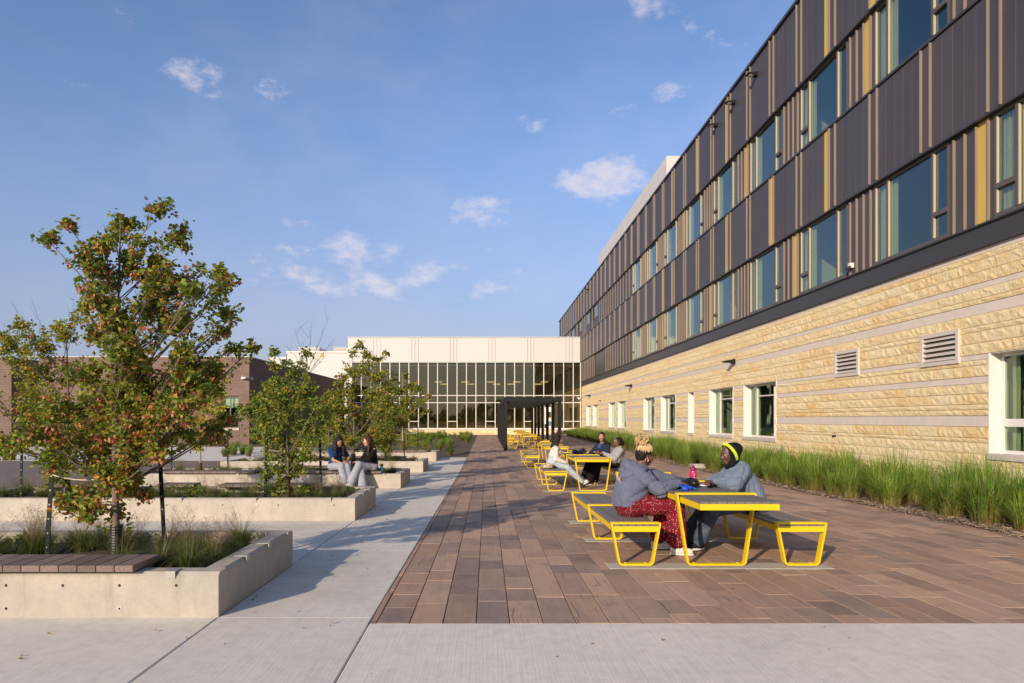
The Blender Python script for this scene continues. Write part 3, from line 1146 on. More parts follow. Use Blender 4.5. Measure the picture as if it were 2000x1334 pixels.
# upper windows
W0, WP, WW = 12.07, 3.74, 2.56
def upper_window(yf, yn, z0, z1, flip):
    w = B(MB().box(XR-.035, XR+.10, yn-.004, yf+.004, z0-.012, z0+.035), 'window', 'bronze_frame')
    fr = MB()
    xf0, xf1 = XR-.015, XR+.06
    rect_frame(fr, xf0, xf1, yn, yf, z0+.036, z1, .055)
    L = .47
    panes = []
    m1, m2 = yf-L-.055, yn+L+.02
    fr.box(xf0-.01, xf1+.003, m1-.027, m1+.027, z0+.09, z1-.055)
    fr.box(xf0-.01, xf1+.003, m2-.027, m2+.027, z0+.09, z1-.055)
    zt = z0+.56
    if flip:
        fr.box(xf0-.012, xf1+.002, m1+.027, yf-.055, zt-.045, zt+.045)
        panes += [(m1+.027, yf-.055, z0+.09, zt-.045), (m1+.027, yf-.055, zt+.045, z1-.055), (yn+.055, m2-.027, z0+.09, z1-.055)]
    else:
        fr.box(xf0-.012, xf1+.002, yn+.055, m2-.027, zt-.045, zt+.045)
        panes += [(m1+.027, yf-.055, z0+.09, z1-.055), (yn+.055, m2-.027, z0+.09, zt-.045), (yn+.055, m2-.027, zt+.045, z1-.055)]
    panes.append((m2+.027, m1-.027, z0+.09, z1-.055))
    B(fr, 'frame', 'bronze_frame', w)
    for (a, c, p0, p1) in panes:
        B(MB().box(XR+.030, XR+.038, a+.001, c-.001, p0+.001, p1-.001), 'pane', 'glass_blue', w)
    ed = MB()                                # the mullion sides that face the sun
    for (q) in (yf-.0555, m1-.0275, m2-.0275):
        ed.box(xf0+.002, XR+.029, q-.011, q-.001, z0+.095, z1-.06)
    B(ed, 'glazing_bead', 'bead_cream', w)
    cu = MB()
    for k in range(12):
        y = yf-.09-.052*k
        cu.box(XR+.10+.018*(k % 2), XR+.11+.018*(k % 2), y-.033, y+.020, z0+.06, z1-.05)
    B(cu, 'curtain', 'cream_curtain', w)
def blank(z0, z1, yn, yf, k):
    """ribbed panels between two windows"""
    d = yf-yn
    offs = [.12, .42, .72, 1.02] if d > 1 else [.1, .4]
    marks = [yn]+[yn+o for o in offs if o < d-.05]+[yf]
    for i, (a, c) in enumerate(zip(marks, marks[1:])):
        mt = 'mustard' if (k % 2 == 0 and i == 1) else 'dark_metal'
        e = .004
        B(MB().box(XR, XR+.05, a+.003, c-.003, z0+.002, z1), 'metal_panel', mt)
        if i:
            fins.append((XR, a, z0+.002, z1-.03))
for (z0, z1, ph) in ((Z_R2a, Z_R2b+.028, 0), (Z_R3a, Z_R3b+.028, 1)):
    edges = []
    for n in range(-1, 9):
        yf = W0+WP*n
        upper_window(yf, yf-WW, z0+.01, z1-.004, (n % 2 == 0))
        edges.append((yf-WW, yf))
        if n < 8:
            blank(z0, z1, yf, yf+WP-WW, n+ph)
    last = edges[-1][1]
    y = last
    k = 0
    stop = [(57.0, 53.0)] if ph == 0 else [(57.2, 55.2), (61.5, 59.6), (66.5, 64.6), (72.3, 70.0)]
    while y < YF-.1:
        c = min(y+.94, YF)
        hit = [s for s in stop if not (c < s[1] or y > s[0])]
        mt = 'mustard' if k % 6 == 1 else 'dark_metal'
        if hit and ph == 1:
            B(MB().box(XR, XR+.05, y+.003, c-.003, z0+.002, z0+.72), 'metal_panel', 'dark_metal')
        elif hit:
            B(MB().box(XR+.05, XR+.10, y+.003, c-.003, z0+.002, z1), 'metal_panel', 'dark_trim')
        else:
            if mt == 'mustard':
                B(MB().box(XR, XR+.05, y+.003, y+.20, z0+.002, z1), 'metal_panel', mt)
                B(MB().box(XR, XR+.05, y+.206, c-.003, z0+.002, z1), 'metal_panel', 'dark_metal')
            else:
                B(MB().box(XR, XR+.05, y+.003, c-.003, z0+.002, z1), 'metal_panel', mt)
            fins.append((XR, y, z0+.002, z1-.03))
        y = c
        k += 1
    if ph == 1:
        for (a, c) in stop:
            w = B(MB().box(XR-.02, XR+.05, c, a, z0+.72, z0+.76), 'window', 'bronze_frame')
            fr = MB()
            rect_frame(fr, XR-.015, XR+.06, c, a, z0+.761, z1, .05)
            B(fr, 'frame', 'bronze_frame', w)
            B(MB().box(XR+.03, XR+.038, c+.051, a-.051, z0+.812, z1-.051), 'pane', 'glass_blue', w)
fins.sort(key=lambda f: f[1])
def fin_mesh(mb, f):
    x, y, z0, z1 = f
    mb.box(x-.050, x-.001, y-.012, y+.012, z0+.01, z1-.02)
for f in fins[:280]:
    mb = MB()
    fin_mesh(mb, f)
    B(mb, 'fin', 'fin_metal')
mb = MB()
for f in fins[280:]:
    fin_mesh(mb, f)
tag(B(mb, 'fin_row', 'fin_metal'), kind='stuff')

# interior, slabs and roof
mb = MB()
mb.box(13.2, 13.4, YN, YF, -.3, Z_TOP)
mb.box(WX+.3, 13.2, YN, YN+.2, -.3, Z_TOP)
mb.box(WX+.3, 13.2, YF-.2, YF, -.3, Z_TOP)
for y in [W0+WP*n+.6 for n in range(0, 20, 2)]:
    mb.box(WX+.32, 13.19, y-.06, y+.06, -.2, Z_TOP-.1)
B(mb, 'interior_wall', 'interior')
mb = MB()
for z in (Z_ST+.0, Z_R3a-.5):
    mb.box(WX+.31, 13.19, YN+.21, YF-.21, z, z+.3)
mb.box(WX+.31, 13.19, YN+.21, YF-.21, -.3, .02)
B(mb, 'floor_slab', 'interior')
B(MB().box(WX+.25, 32, YN, YF, Z_TOP-.3, Z_TOP-.02), 'roof', 'dark_trim')
mb = MB()
mb.box(13.4, 32, YN, YN+.2, -.3, Z_TOP-.3)
mb.box(31.8, 32, YN+.2, YF, -.3, Z_TOP-.3)
mb.box(13.4, 31.8, YF-.2, YF, -.3, Z_TOP-.3)
B(mb, 'side_wall', 'dark_metal')
# set-back roof plant room
X0, Y0 = 12.1, 46.0
ph_ = B(MB().box(X0+.03, 24, Y0+.03, 74, Z_TOP-.02, 19.2), 'penthouse', 'white_metal')
n = 10
for i in range(n):
    a = Y0+(74-Y0)*i/n
    B(MB().bbox(X0, X0+.05, a+.02, a+(74-Y0)/n-.02, Z_TOP-.01, 19.22, .01), 'metal_panel', 'white_metal', ph_)
for i in range(4):
    a = X0+(24-X0)*i/4
    B(MB().box(a+.06, a+(24-X0)/4-.02, Y0, Y0+.03, Z_TOP-.01, 19.22), 'metal_panel', 'white_metal', ph_)
B(MB().box(WX-.01, WX+.04, 17.6, 17.78, 1.0, 1.12), 'drain_spout', 'black_metal')

def wall_light(y, z, x, label, s=1.0):
    t = thing('wall_light', label, 'wall light', (x, y, z), 0, 'black wall lights on the school wing')
    MB().box(-.055, 0, -.09*s, .09*s, -.09*s, .09*s).build('back_plate', 'black_metal', t)
    MB().prism([(-.42*s, .02), (-.42*s, -.02), (-.04, -.08*s), (-.04, .07*s)], 'y', -.13*s, .13*s).build('housing', 'black_metal', t)
    MB().box(-.36*s, -.12, -.10*s, .10*s, -.0665*s, -.058*s).build('lens', 'paper', t)
wall_light(24.8, 3.58, WX-.005, 'black wedge wall light on the stone, nearest the camera between two windows')
wall_light(42.4, 3.56, WX-.005, 'black wedge wall light on the stone, middle one of the row')
wall_light(59.4, 3.52, WX-.005, 'black wedge wall light on the stone beside the white link corner')
wall_light(53.8, 2.93, WX-.005, 'small flat dark fitting on the stone above the far windows', .45)
for y, l in ((22.5, 'small black floodlight under the roof edge, nearest the camera'), (24.5, 'small black floodlight under the roof edge, second from the camera'),
             (26.4, 'small black floodlight under the roof edge, third from the camera'), (59.9, 'small black floodlight under the roof edge near the far end')):
    wall_light(y, 12.85, XS-.002, l, .8)
cam_ = thing('security_camera', 'small white dome camera on the dark panels above the stone', 'security camera', (XR, 16.75, 5.22))
MB().box(-.10, 0, -.05, .05, -.02, .10).build('bracket', 'white_frame', cam_)
MB().lathe([(.0, -.10), (.05, -.07), (.07, -.01), (.07, .02), (0, .021)], 12, (-.12, 0, 0)).build('dome', 'dark_trim', cam_, smooth=True)

# ================================================================== WHITE LINK BUILDING (end of the court)
YL = YW
link_b = thing('library_building', 'white panelled glass fronted link building closing the end of the court', 'building', (-2, YL, 0))
def BL(mb, name, mat, parent=None):
    return B(mb, name, mat, parent or link_b)
XL0, XL1 = -13.2, WX-.14
ZF0, ZF1 = 6.86, 9.24
BL(MB().box(XL0+.04, XL1, YL-.02, YL+22, ZF0+.06, ZF1-.03), 'roof_block', 'louver_dark')
BL(MB().box(XL0-.05, XL1, YL-.13, YL-.021, ZF1-.03, ZF1+.04), 'coping', 'white_metal')
BL(MB().box(XL0, XL1, YL-.09, YL-.021, ZF0-.02, ZF0+.05), 'soffit_trim', 'white_metal')
xs = [XL0]
for g0 in (213, 530, 850, 1168, 1490, 1810):
    for d_ in (0, 27, 54):
        xs.append(wx(680+.235*(g0+d_), YL))
xs.append(XL1)
for a, c in zip(xs, xs[1:]):
    e = .013
    BL(MB().add([(a+e, YL-.021, ZF0+.055), (c-e, YL-.021, ZF0+.055), (c-e, YL-.021, ZF1-.035), (a+e, YL-.021, ZF1-.035),
                 (a+e, YL-.075, ZF0+.055), (c-e, YL-.075, ZF0+.055), (c-e, YL-.075, ZF1-.035), (a+e, YL-.075, ZF1-.035)],
                [(4, 5, 6, 7), (0, 1, 5, 4), (1, 2, 6, 5), (2, 3, 7, 6), (3, 0, 4, 7)]), 'fascia_panel', 'white_metal')
mull = [wx(680+.235*q, YL) for q in (30, 110, 190, 270, 348, 427, 505, 585, 665, 743, 825, 905, 983, 1062, 1143, 1222, 1302, 1383, 1462, 1543, 1625, 1710, 1790, 1870, 1930)]
ZG0 = .62
tz = [ZG0, wz(823, YL), wz(786.5, YL), wz(772.5, YL), ZF0-.02]
cw_ = BL(MB().box(mull[0]-.05, XL1-.02, YL-.06, YL+.05, ZG0-.07, ZG0), 'curtain_wall', 'white_frame')
for x in mull:
    BL(MB().box(x-.036, x+.036, YL-.055, YL+.06, ZG0+.001, ZF0-.021), 'mullion', 'white_frame', cw_)
for i, (a, c) in enumerate(zip(mull, mull[1:])):
    for z in tz[2:4]:
        BL(MB().box(a+.037, c-.037, YL-.045, YL+.05, z-.033, z+.033), 'transom', 'white_frame', cw_)
    low = (i % 4 == 2) or i >= 22
    if low:
        BL(MB().box(a+.037, c-.037, YL-.045, YL+.05, tz[1]-.033, tz[1]+.033), 'transom', 'white_frame', cw_)
    zz = [ZG0]+([tz[1]] if low else [])+[tz[2], tz[3], ZF0-.02]
    for z0, z1 in zip(zz, zz[1:]):
        BL(MB().box(a+.037, c-.037, YL+.0, YL+.012, z0+.034, z1-.034), 'pane', 'glass_olive', cw_)
BL(MB().bbox(XL0, XL1-.02, YL-.16, YL+.1, ZG0-.20, ZG0-.071, .01), 'base_cap', 'stone_smooth')
k = 0
for (z0, z1) in ((-.25, .02), (.02, .20), (.20, .415)):
    x = XL0
    while x < XL1-.1:
        L = sr.choice([.6, .8, 1.0, 1.2])
        c = min(x+L, XL1-.03)
        if not (5.6 < x < 7.2):
            d = sr.uniform(0, .03)
            BL(MB().add([(x+.004, YL+.1, z0+.004), (c-.004, YL+.1, z0+.004), (c-.004, YL+.1, z1-.004), (x+.004, YL+.1, z1-.004),
                         (x+.004, YL-.10, z0+.004), (c-.004, YL-.10, z0+.004), (c-.004, YL-.10, z1-.004), (x+.004, YL-.10, z1-.004),
                         ((x+c)/2, YL-.11-d, (z0+z1)/2)], [(4, 5, 8), (5, 6, 8), (6, 7, 8), (7, 4, 8), (0, 1, 5, 4), (1, 2, 6, 5), (2, 3, 7, 6), (3, 0, 4, 7)]), 'stone', 'stone_rough')
        x = c
mb = MB()
mb.box(XL0, XL1, YL+14, YL+14.2, -.3, ZF0+.05)
mb.box(XL0, XL0+.2, YL+.1, YL+14, -.3, ZF0+.05)
mb.box(XL0+.2, XL1, YL+.06, YL+14, -.3, .0)
BL(mb, 'interior_wall', 'interior_olive')
BL(MB().box(XL0+.2, XL1, YL+.07, YL+14, ZF0-.3, ZF0-.25), 'ceiling', 'interior_olive')
BL(MB().box(XL0, mull[0]-.05, YL-.05, YL+.05, ZG0, ZF0-.02), 'end_panel', 'white_metal')
# interior furniture
lr = random.Random(8)
for i, px in enumerate((745, 790, 850, 885, 930, 1000, 1030)):
    x = wx(px, YL+4)
    bc = thing('bookcase', 'low wooden bookcase full of books behind the library glass', 'bookcase', (x, YL+3.5+(i % 3)*.8, .02), 0, 'bookcases behind the library glass')
    mb = MB()
    mb.box(-1.0, 1.0, -.18, .18, 0, .08)
    for zz in (.45, .85, 1.25):
        mb.box(-.96, .96, -.17, .17, zz, zz+.03)
    mb.box(-1.0, -.961, -.18, .18, .081, 1.3)
    mb.box(.961, 1.0, -.18, .18, .081, 1.3)
    mb.build('case', 'bookcase', bc)
    mb = MB()
    for zz in (.08, .48, .88):
        q = -.95
        while q < .9:
            w_ = lr.uniform(.03, .06)
            mb.box(q, q+w_-.004, -.15, .1, zz+.001, zz+lr.uniform(.22, .33))
            q += w_
    tag(mb.build('books', 'books', bc), kind='stuff')
for i, px in enumerate((856, 908, 959, 1009, 1063)):
    for j in (0, 1):
        x = wx(px, YL+3)+(.55 if j else 0)*(-1 if i > 2 else 1)
        p = thing('pendant_lamp', 'lit bar shaped pendant lamp hanging behind the library glass', 'pendant lamp', (x, YL+3.0+.3*j, wz(746+4*j, YL+3)), 0, 'pendant lamps behind the library glass')
        MB().box(-.36, .36, -.05, .05, -.06, .06).build('shade', 'lamp_glow', p)
        MB().box(-.006, .006, -.006, .006, .061, 1.5).build('cable', 'black_metal', p)
# door with notices
dr = BL(MB().box(wx(1061, YL), wx(1078, YL), YL-.09, YL-.061, .56, .62), 'door', 'white_frame')
for px in (1062, 1077):
    BL(MB().box(wx(px, YL)-.05, wx(px, YL)+.05, YL-.11, YL-.062, 0.0, 3.0), 'door_frame', 'white_frame', dr)
BL(MB().box(wx(1063.5, YL), wx(1075.5, YL), YL-.085, YL-.07, .63, 2.9), 'pane', 'glass_olive', dr)
BL(MB().box(wx(1063.5, YL), wx(1075.5, YL), YL-.088, YL-.07, .02, .55), 'kick_plate', 'white_metal', dr)
for (a, c, z0, z1, mt) in ((1071, 1076, 2.15, 2.6, 'paper'), (1071, 1076, 1.25, 1.6, 'paper'), (1071, 1075, .86, 1.2, 'teal_sign'), (1071, 1075.5, .63, .83, 'paper'), (1063.5, 1066, 1.0, 2.6, 'paper')):
    BL(MB().box(wx(a, YL), wx(c, YL), YL-.097, YL-.090, z0, z1), 'notice', mt, dr)
for (x, y, z, l, rz) in ((wx(1131, YL-.2), YL-.25, wz(779, YL), 'white bullet camera at the corner of the glass front and the stone', 1.2),
                         (wx(481, 42.3), 41.85, wz(738.5, 42), 'white bullet camera on the lit face of the brown brick corner', 2.6),
                         (wx(489, 42.3), 42.3, wz(738.5, 42), 'white bullet camera on the shaded side of the brown brick corner', 0.4)):
    t = thing('security_camera', l, 'security camera', (x, y, z), rz)
    MB().tube([(-.22, 0, .02), (.16, 0, -.02)], .075, 8).build('housing', 'white_frame', t)
    MB().tube([(-.1, 0, .01), (-.12, .1, .1), (-.12, .2, .1)], .03, 6).build('bracket', 'white_frame', t)

# lower white blocks behind on the left
annex = thing('annex_building', 'low white hall with rooftop air units behind the brown brick building', 'building', (-20, 80, 0))
ya = 78.0
def BA(mb, name, mat, parent=None):
    return B(mb, name, mat, parent or annex)
BA(MB().box(wx(560, ya), wx(700, ya), ya, ya+25, -.3, wz(687, ya)), 'wall', 'white_metal')
BA(MB().box(wx(524, ya), wx(560, ya)-.01, ya+.6, ya+25, -.3, wz(696, ya)), 'wall', 'white_metal')
BA(MB().box(wx(560, ya)-.05, wx(700, ya), ya-.1, ya-.005, wz(687, ya)-.12, wz(687, ya)+.05), 'coping', 'white_frame')
BA(MB().box(wx(626, ya), wx(632, ya), ya-.06, ya-.003, wz(697, ya), wz(689.5, ya)), 'vent', 'mustard')
for (a, c) in ((575, 615), (645, 668)):
    u = BA(MB().box(wx(a, ya), wx(c, ya), ya+2, ya+6, wz(687, ya), wz(675, ya)), 'air_unit', 'louver_grey')
    for k in range(5):
        z = wz(686, ya)+.15*k
        BA(MB().box(wx(a, ya)-.05, wx(c, ya)+.05, ya+1.9, ya+1.99, z, z+.07), 'slat', 'white_metal', u)
BA(MB().box(wx(669, ya), wx(676, ya), ya+2, ya+6, wz(687, ya), wz(676, ya)), 'air_unit', 'white_frame')

# ================================================================== BROWN BRICK BUILDING (left)
YB = 42.0
XB = wx(487, YB)
ZB = wz(698, YB)
brick = thing('brick_building', 'low brown brick building with a flat roof behind the young trees', 'building', (XB-6, YB, 0))
def BB(mb, name, mat, parent=None):
    return B(mb, name, mat, parent or brick)
w0, w1 = wx(431, YB), wx(466, YB)
z0_, z1_ = wz(836, YB), wz(773, YB)
d0, d1 = wx(49, YB), wx(76, YB)
mb = MB()
mb.box(w1, XB, YB, YB+.3, -.4, ZB)
mb.box(w0, w1, YB, YB+.3, -.4, z0_)
mb.box(w0, w1, YB, YB+.3, z1_, ZB)
mb.box(d1, w0, YB, YB+.3, -.4, ZB)
mb.box(XB-.3, XB, YB+.3, 70, -.4, ZB)
mb.box(-42, d0, YB-1.2, YB-.9, -.4, ZB-.1)
mb.box(d0-.3, d0, YB-.9, YB+4, -.4, ZB-.1)
mb.box(d0, d1+.3, YB+4, YB+4.3, -.4, ZB)
mb.box(d1, d1+.3, YB+.3, YB+4, -.4, ZB)
BB(mb, 'wall', 'brown_brick')
mb = MB()
mb.box(d0, XB-.3, YB+.31, 69.9, ZB-.5, ZB-.3)
mb.box(-42, d0, YB-.9, 69.9, ZB-.55, ZB-.35)
BB(mb, 'roof', 'dark_trim')
mb = MB()
mb.box(d0-.02, XB+.05, YB-.05, YB+.35, ZB+.001, ZB+.06)
mb.box(XB-.35, XB+.05, YB+.351, 70, ZB+.001, ZB+.06)
BB(mb, 'coping', 'sill')
BB(MB().box(-42, d0+.02, YB-1.25, YB-.85, ZB-.099, ZB-.04), 'coping', 'sill')
win = BB(MB().box(w0-.05, w1+.05, YB-.06, YB+.2, z0_-.14, z0_-.002), 'window', 'sill')
fr = MB()
def fr_x(mb, x0, x1, y0, y1, z0, z1, w):
    mb.box(x0, x0+w, y0, y1, z0, z1)
    mb.box(x1-w, x1, y0, y1, z0, z1)
    mb.box(x0+w, x1-w, y0+.002, y1-.002, z0, z0+w)
    mb.box(x0+w, x1-w, y0+.002, y1-.002, z1-w, z1)
fr_x(fr, w0+.002, w1-.002, YB+.10, YB+.18, z0_, z1_-.002, .06)
mx_ = w0+(w1-w0)*.52
fr.box(mx_-.03, mx_+.03, YB+.09, YB+.17, z0_+.06, z1_-.06)
fr.box(mx_+.03, w1-.06, YB+.095, YB+.17, z0_+.62, z0_+.70)
BB(fr, 'frame', 'bronze_frame', win)
BB(MB().box(w0+.06, mx_-.03, YB+.13, YB+.14, z0_+.06, z1_-.06), 'pane', 'glass_green', win)
BB(MB().box(mx_+.03, w1-.06, YB+.13, YB+.14, z0_+.06, z0_+.62), 'pane', 'glass_green', win)
BB(MB().box(mx_+.03, w1-.06, YB+.13, YB+.14, z0_+.70, z1_-.06), 'pane', 'glass_green', win)
BB(MB().box(w0+.10, w1-.10, YB+.34, YB+.36, z0_+1.25, z1_-.03), 'blind', 'paper', win)
mb = MB()
mb.box(d1+.3, XB-.3, YB+3.0, YB+3.2, -.4, ZB-.5)
mb.box(d1+.31, XB-.31, YB+.31, YB+2.99, -.4, .0)
BB(mb, 'interior_wall', 'interior')
BB(MB().box(d0+.1, d1-.1, YB+3.9, YB+3.99, -.2, 2.4), 'door', 'dark_trim')

# ================================================================== PERGOLA
PY = [34.7+3.5*k for k in range(7)]
XPL, XPR = .945, 3.69
perg = thing('pergola', 'black metal pergola with flat beams standing over the far yellow tables', 'pergola', (2.3, PY[0], gz(PY[0])))
def BP(mb, name, mat='black_metal', parent=None):
    return B(mb, name, mat, parent or perg)
ZPT = 2.59
for y in PY:
    for x in (XPL, XPR):
        BP(MB().box(x-.085, x+.085, y-.085, y+.085, gz(y)+.012, ZPT-.22), 'post')
        BP(MB().box(x-.13, x+.13, y-.13, y+.13, gz(y)-.01, gz(y)+.012), 'base_plate')
for x in (XPL, XPR):
    BP(MB().box(x-.07, x+.07, PY[0]-.08, PY[-1]+.08, ZPT-.22, ZPT-.001), 'side_beam')
for y in PY:
    BP(MB().box(XPL+.07, XPR-.07, y-.06, y+.06, ZPT-.21, ZPT-.01), 'cross_beam')
BP(MB().box(XPL-.09, XPR+.09, PY[0]-.14, PY[0]-.081, ZPT-.235, ZPT+.012), 'front_beam')
for i in range(len(PY)-1):
    for k in range(1, 7):
        y = PY[i]+3.5*k/7
        BP(MB().box(XPL+.071, XPR-.071, y-.025, y+.025, ZPT-.19, ZPT-.03), 'roof_slat')
# thin screen rods on the left side
for i in range(len(PY)-1):
    for k in range(1, 3):
        y = PY[i]+3.5*k/3
        BP(MB().box(XPL-.02, XPL+.02, y-.02, y+.02, gz(y), ZPT-.221), 'screen_rod')

# low wire fence in front of the link building
lf = thing('low_fence', 'very low black wire fence along the foot of the white link building', 'fence', (-6, 62.6, gz(62.6)))
mb = MB()
x = -11.2
while x < .7:
    mb.box(x-.008, x+.008, 62.59, 62.61, 0, .22)
    x += .14
tag(B(mb, 'pickets', 'black_metal', lf), kind='stuff')
B(MB().box(-11.2, .7, 62.58, 62.62, .19, .205), 'rail', 'black_metal', lf)

# wood behind the photographer (seen in the glass)
mb = MB()
tr_ = random.Random(21)
for i in range(9000):
    a = tr_.uniform(-1.25, 1.25)
    d = tr_.uniform(85, 125)
    top = 5.0+2.5*math.sin(a*9)+1.6*math.sin(a*23+1)+tr_.uniform(-.8, 1.2)
    z = tr_.uniform(0, 1)**.7*top
    x, y = d*math.sin(a), -d*math.cos(a)
    s = tr_.uniform(.35, .95)
    u = Vector((tr_.gauss(0, 1), tr_.gauss(0, 1), tr_.gauss(0, 1))).normalized()
    w_ = u.orthogonal().normalized()
    p = Vector((x, y, z))
    c = tr_.choice([(.03, .05, .015), (.045, .065, .02), (.025, .04, .014)])
    mb.add([tuple(p-u*s), tuple(p+w_*s*.7), tuple(p+u*s), tuple(p-w_*s*.7)], [(0, 1, 2, 3)], c)
tag(mb.build('far_wood', 'leaf'), 'distant dark belt of trees across the grounds', 'trees', kind='stuff')
# ================================================================== YELLOW TABLES AND BENCHES
def loop_frame(w, h, inset, rt=.018, rb=.045, t=.018):
    """closed bent-bar outline (outer, inner) in x-z, feet at z=0"""
    def rounded(pts, rs):
        out = []
        n = len(pts)
        for i in range(n):
            p, a, c = Vector(pts[i]), Vector(pts[i-1]), Vector(pts[(i+1) % n])
            u, v = (a-p).normalized(), (c-p).normalized()
            r = rs[i]
            half = math.acos(max(-1, min(1, u.dot(v))))/2
            d = r/math.tan(half)
            s, e = p+u*d, p+v*d
            cen = p+(u+v).normalized()*(r/math.sin(half))
            a0 = math.atan2((s-cen).y, (s-cen).x)
            a1 = math.atan2((e-cen).y, (e-cen).x)
            da = (a1-a0+math.pi) % (2*math.pi)-math.pi
            for k in range(5):
                q = a0+da*k/4
                out.append((cen.x+r*math.cos(q), cen.y+r*math.sin(q)))
        return out
    hw = w/2
    outer = rounded([(-hw, h), (-hw+inset, 0), (hw-inset, 0), (hw, h)], [rt, rb, rb, rt])
    s = t/math.cos(math.atan2(inset, h))
    inner = rounded([(-hw+s+t*inset/h, h-t), (-hw+inset+s-t*inset/h, t), (hw-inset-s+t*inset/h, t), (hw-s-t*inset/h, h-t)],
                    [max(rt-t, .004), max(rb-t, .012), max(rb-t, .012), max(rt-t, .004)])
    return outer, inner

def frame_mesh(w, h, inset, depth=.08):
    o, i_ = loop_frame(w, h, inset)
    n = len(o)
    mb = MB()
    vs = [(p[0], -depth/2, p[1]) for p in o]+[(p[0], -depth/2, p[1]) for p in i_]+[(p[0], depth/2, p[1]) for p in o]+[(p[0], depth/2, p[1]) for p in i_]
    fs = []
    for k in range(n):
        j = (k+1) % n
        fs += [(k, j, n+j, n+k), (2*n+k, 3*n+k, 3*n+j, 2*n+j), (k, 2*n+k, 2*n+j, j), (n+k, n+j, 3*n+j, 3*n+k)]
    mb.add(vs, fs)
    # foot bolts
    for sx in (-1, 1):
        for sy in (-1, 1):
            mb.lathe([(.007, 0), (.007, .006), (.004, .008)], 6, (sx*(w/2-inset-.075), sy*.02, .018))
    return mb.mesh('leg_frame', 'yellow_paint')

def yellow_unit(kind, label, x, y0, nfr, over=0.0, group=None, over_front=True, sp=1.645):
    """bench or table along +y; frames every 1.645 m; legs follow the fall of the ground"""
    tbl = kind == 'picnic_table'
    w, h, inset = (.835, .750, .115) if tbl else (.525, .445, .085)
    t = thing(kind, label, 'table' if tbl else 'bench', (x, y0, gz(y0)+.008), 0, group)
    L = sp*(nfr-1)
    slope = (gz(y0+L)-gz(y0))/L if L else 0
    t.rotation_euler = (math.atan(slope), 0, 0)
    key = (tbl,)
    if key not in FRM:
        FRM[key] = frame_mesh(w, h, inset)
    for k in range(nfr):
        link('leg_frame', FRM[key], t, (0, sp*k+(.0 if k else 0), 0))
    ya, yb = -over-.03, L+.03
    zt = h-.0205
    ih = .058 if tbl else .056
    mb = MB()
    hw = w/2-(.027 if not tbl else .045)
    mb.box(-hw, -hw+.018, ya, yb, zt-.022-ih, zt-.022)
    mb.box(hw-.018, hw, ya, yb, zt-.022-ih, zt-.022)
    mb.box(-hw+.018, hw-.018, ya, ya+.012, zt-.022-ih, zt-.002 if False else zt-.022)
    mb.box(-hw+.018, hw-.018, yb-.012, yb, zt-.022-ih, zt-.022)
    for k in range(int(L/.8)+1):
        y = .3+.8*k
        if y < yb-.1:
            mb.box(-hw+.0185, hw-.0185, y, y+.04, zt-.045, zt-.0225)
    mb.build('apron', 'yellow_paint', t)
    n = 9 if tbl else 6
    sw = 2*hw/n
    for i in range(n):
        xa = -hw+sw*i
        key = (kind, i, round(ya, 2), round(yb, 2))
        if key not in SLT:
            SLT[key] = MB().bbox(xa+.003, xa+sw-.003, ya+.003, yb-.003, zt-.0215, zt, .002).mesh('slat', 'slat_wood')
        link('slat', SLT[key], t)
    return t
FRM, SLT = {}, {}
GB, GT = 'yellow benches of the long tables', 'yellow long tables'
near = ['nearest', 'second', 'third']
names = ['nearest set, where two people in blue grey sweatshirts sit', 'second set, where three people chat', 'empty third set']
for i, (y, xc, n) in enumerate(SETS):
    yellow_unit('picnic_table', 'long yellow table %s' % ['nearest the camera with an overhanging end and pink bottle on it', 'second from the camera with a slack black backpack on it', 'third from the camera, empty, just before the pergola'][i],
                xc, y, n, over=.66 if i == 0 else 0.0, group=GT)
    yellow_unit('bench', ['yellow framed bench with grey slats under the person in red dotted trousers', 'yellow framed bench with grey slats under the person in the white cropped top',
                          'empty yellow framed bench left of the third table, before the pergola'][i], xc-.835, y, n, group=GB)
    yellow_unit('bench', ['yellow framed bench with grey slats under the person in the black headscarf', 'yellow framed bench with grey slats under the person in the light grey sweatshirt',
                          'empty yellow framed bench right of the third table, before the pergola'][i], xc+.885, y, n, group=GB)
for i, y in enumerate((36.7, 42.0, 47.3)):
    w_ = ['nearest', 'middle', 'farthest'][i]
    yellow_unit('picnic_table', '%s small yellow table standing under the black pergola' % w_, 2.27, y, 2, over=.6, group='small yellow tables under the pergola')
    yellow_unit('bench', '%s small yellow bench left of a table under the pergola' % w_, 1.42, y, 2, group='small yellow benches under the pergola')
    yellow_unit('bench', '%s small yellow bench right of a table under the pergola' % w_, 3.1, y, 2, group='small yellow benches under the pergola')

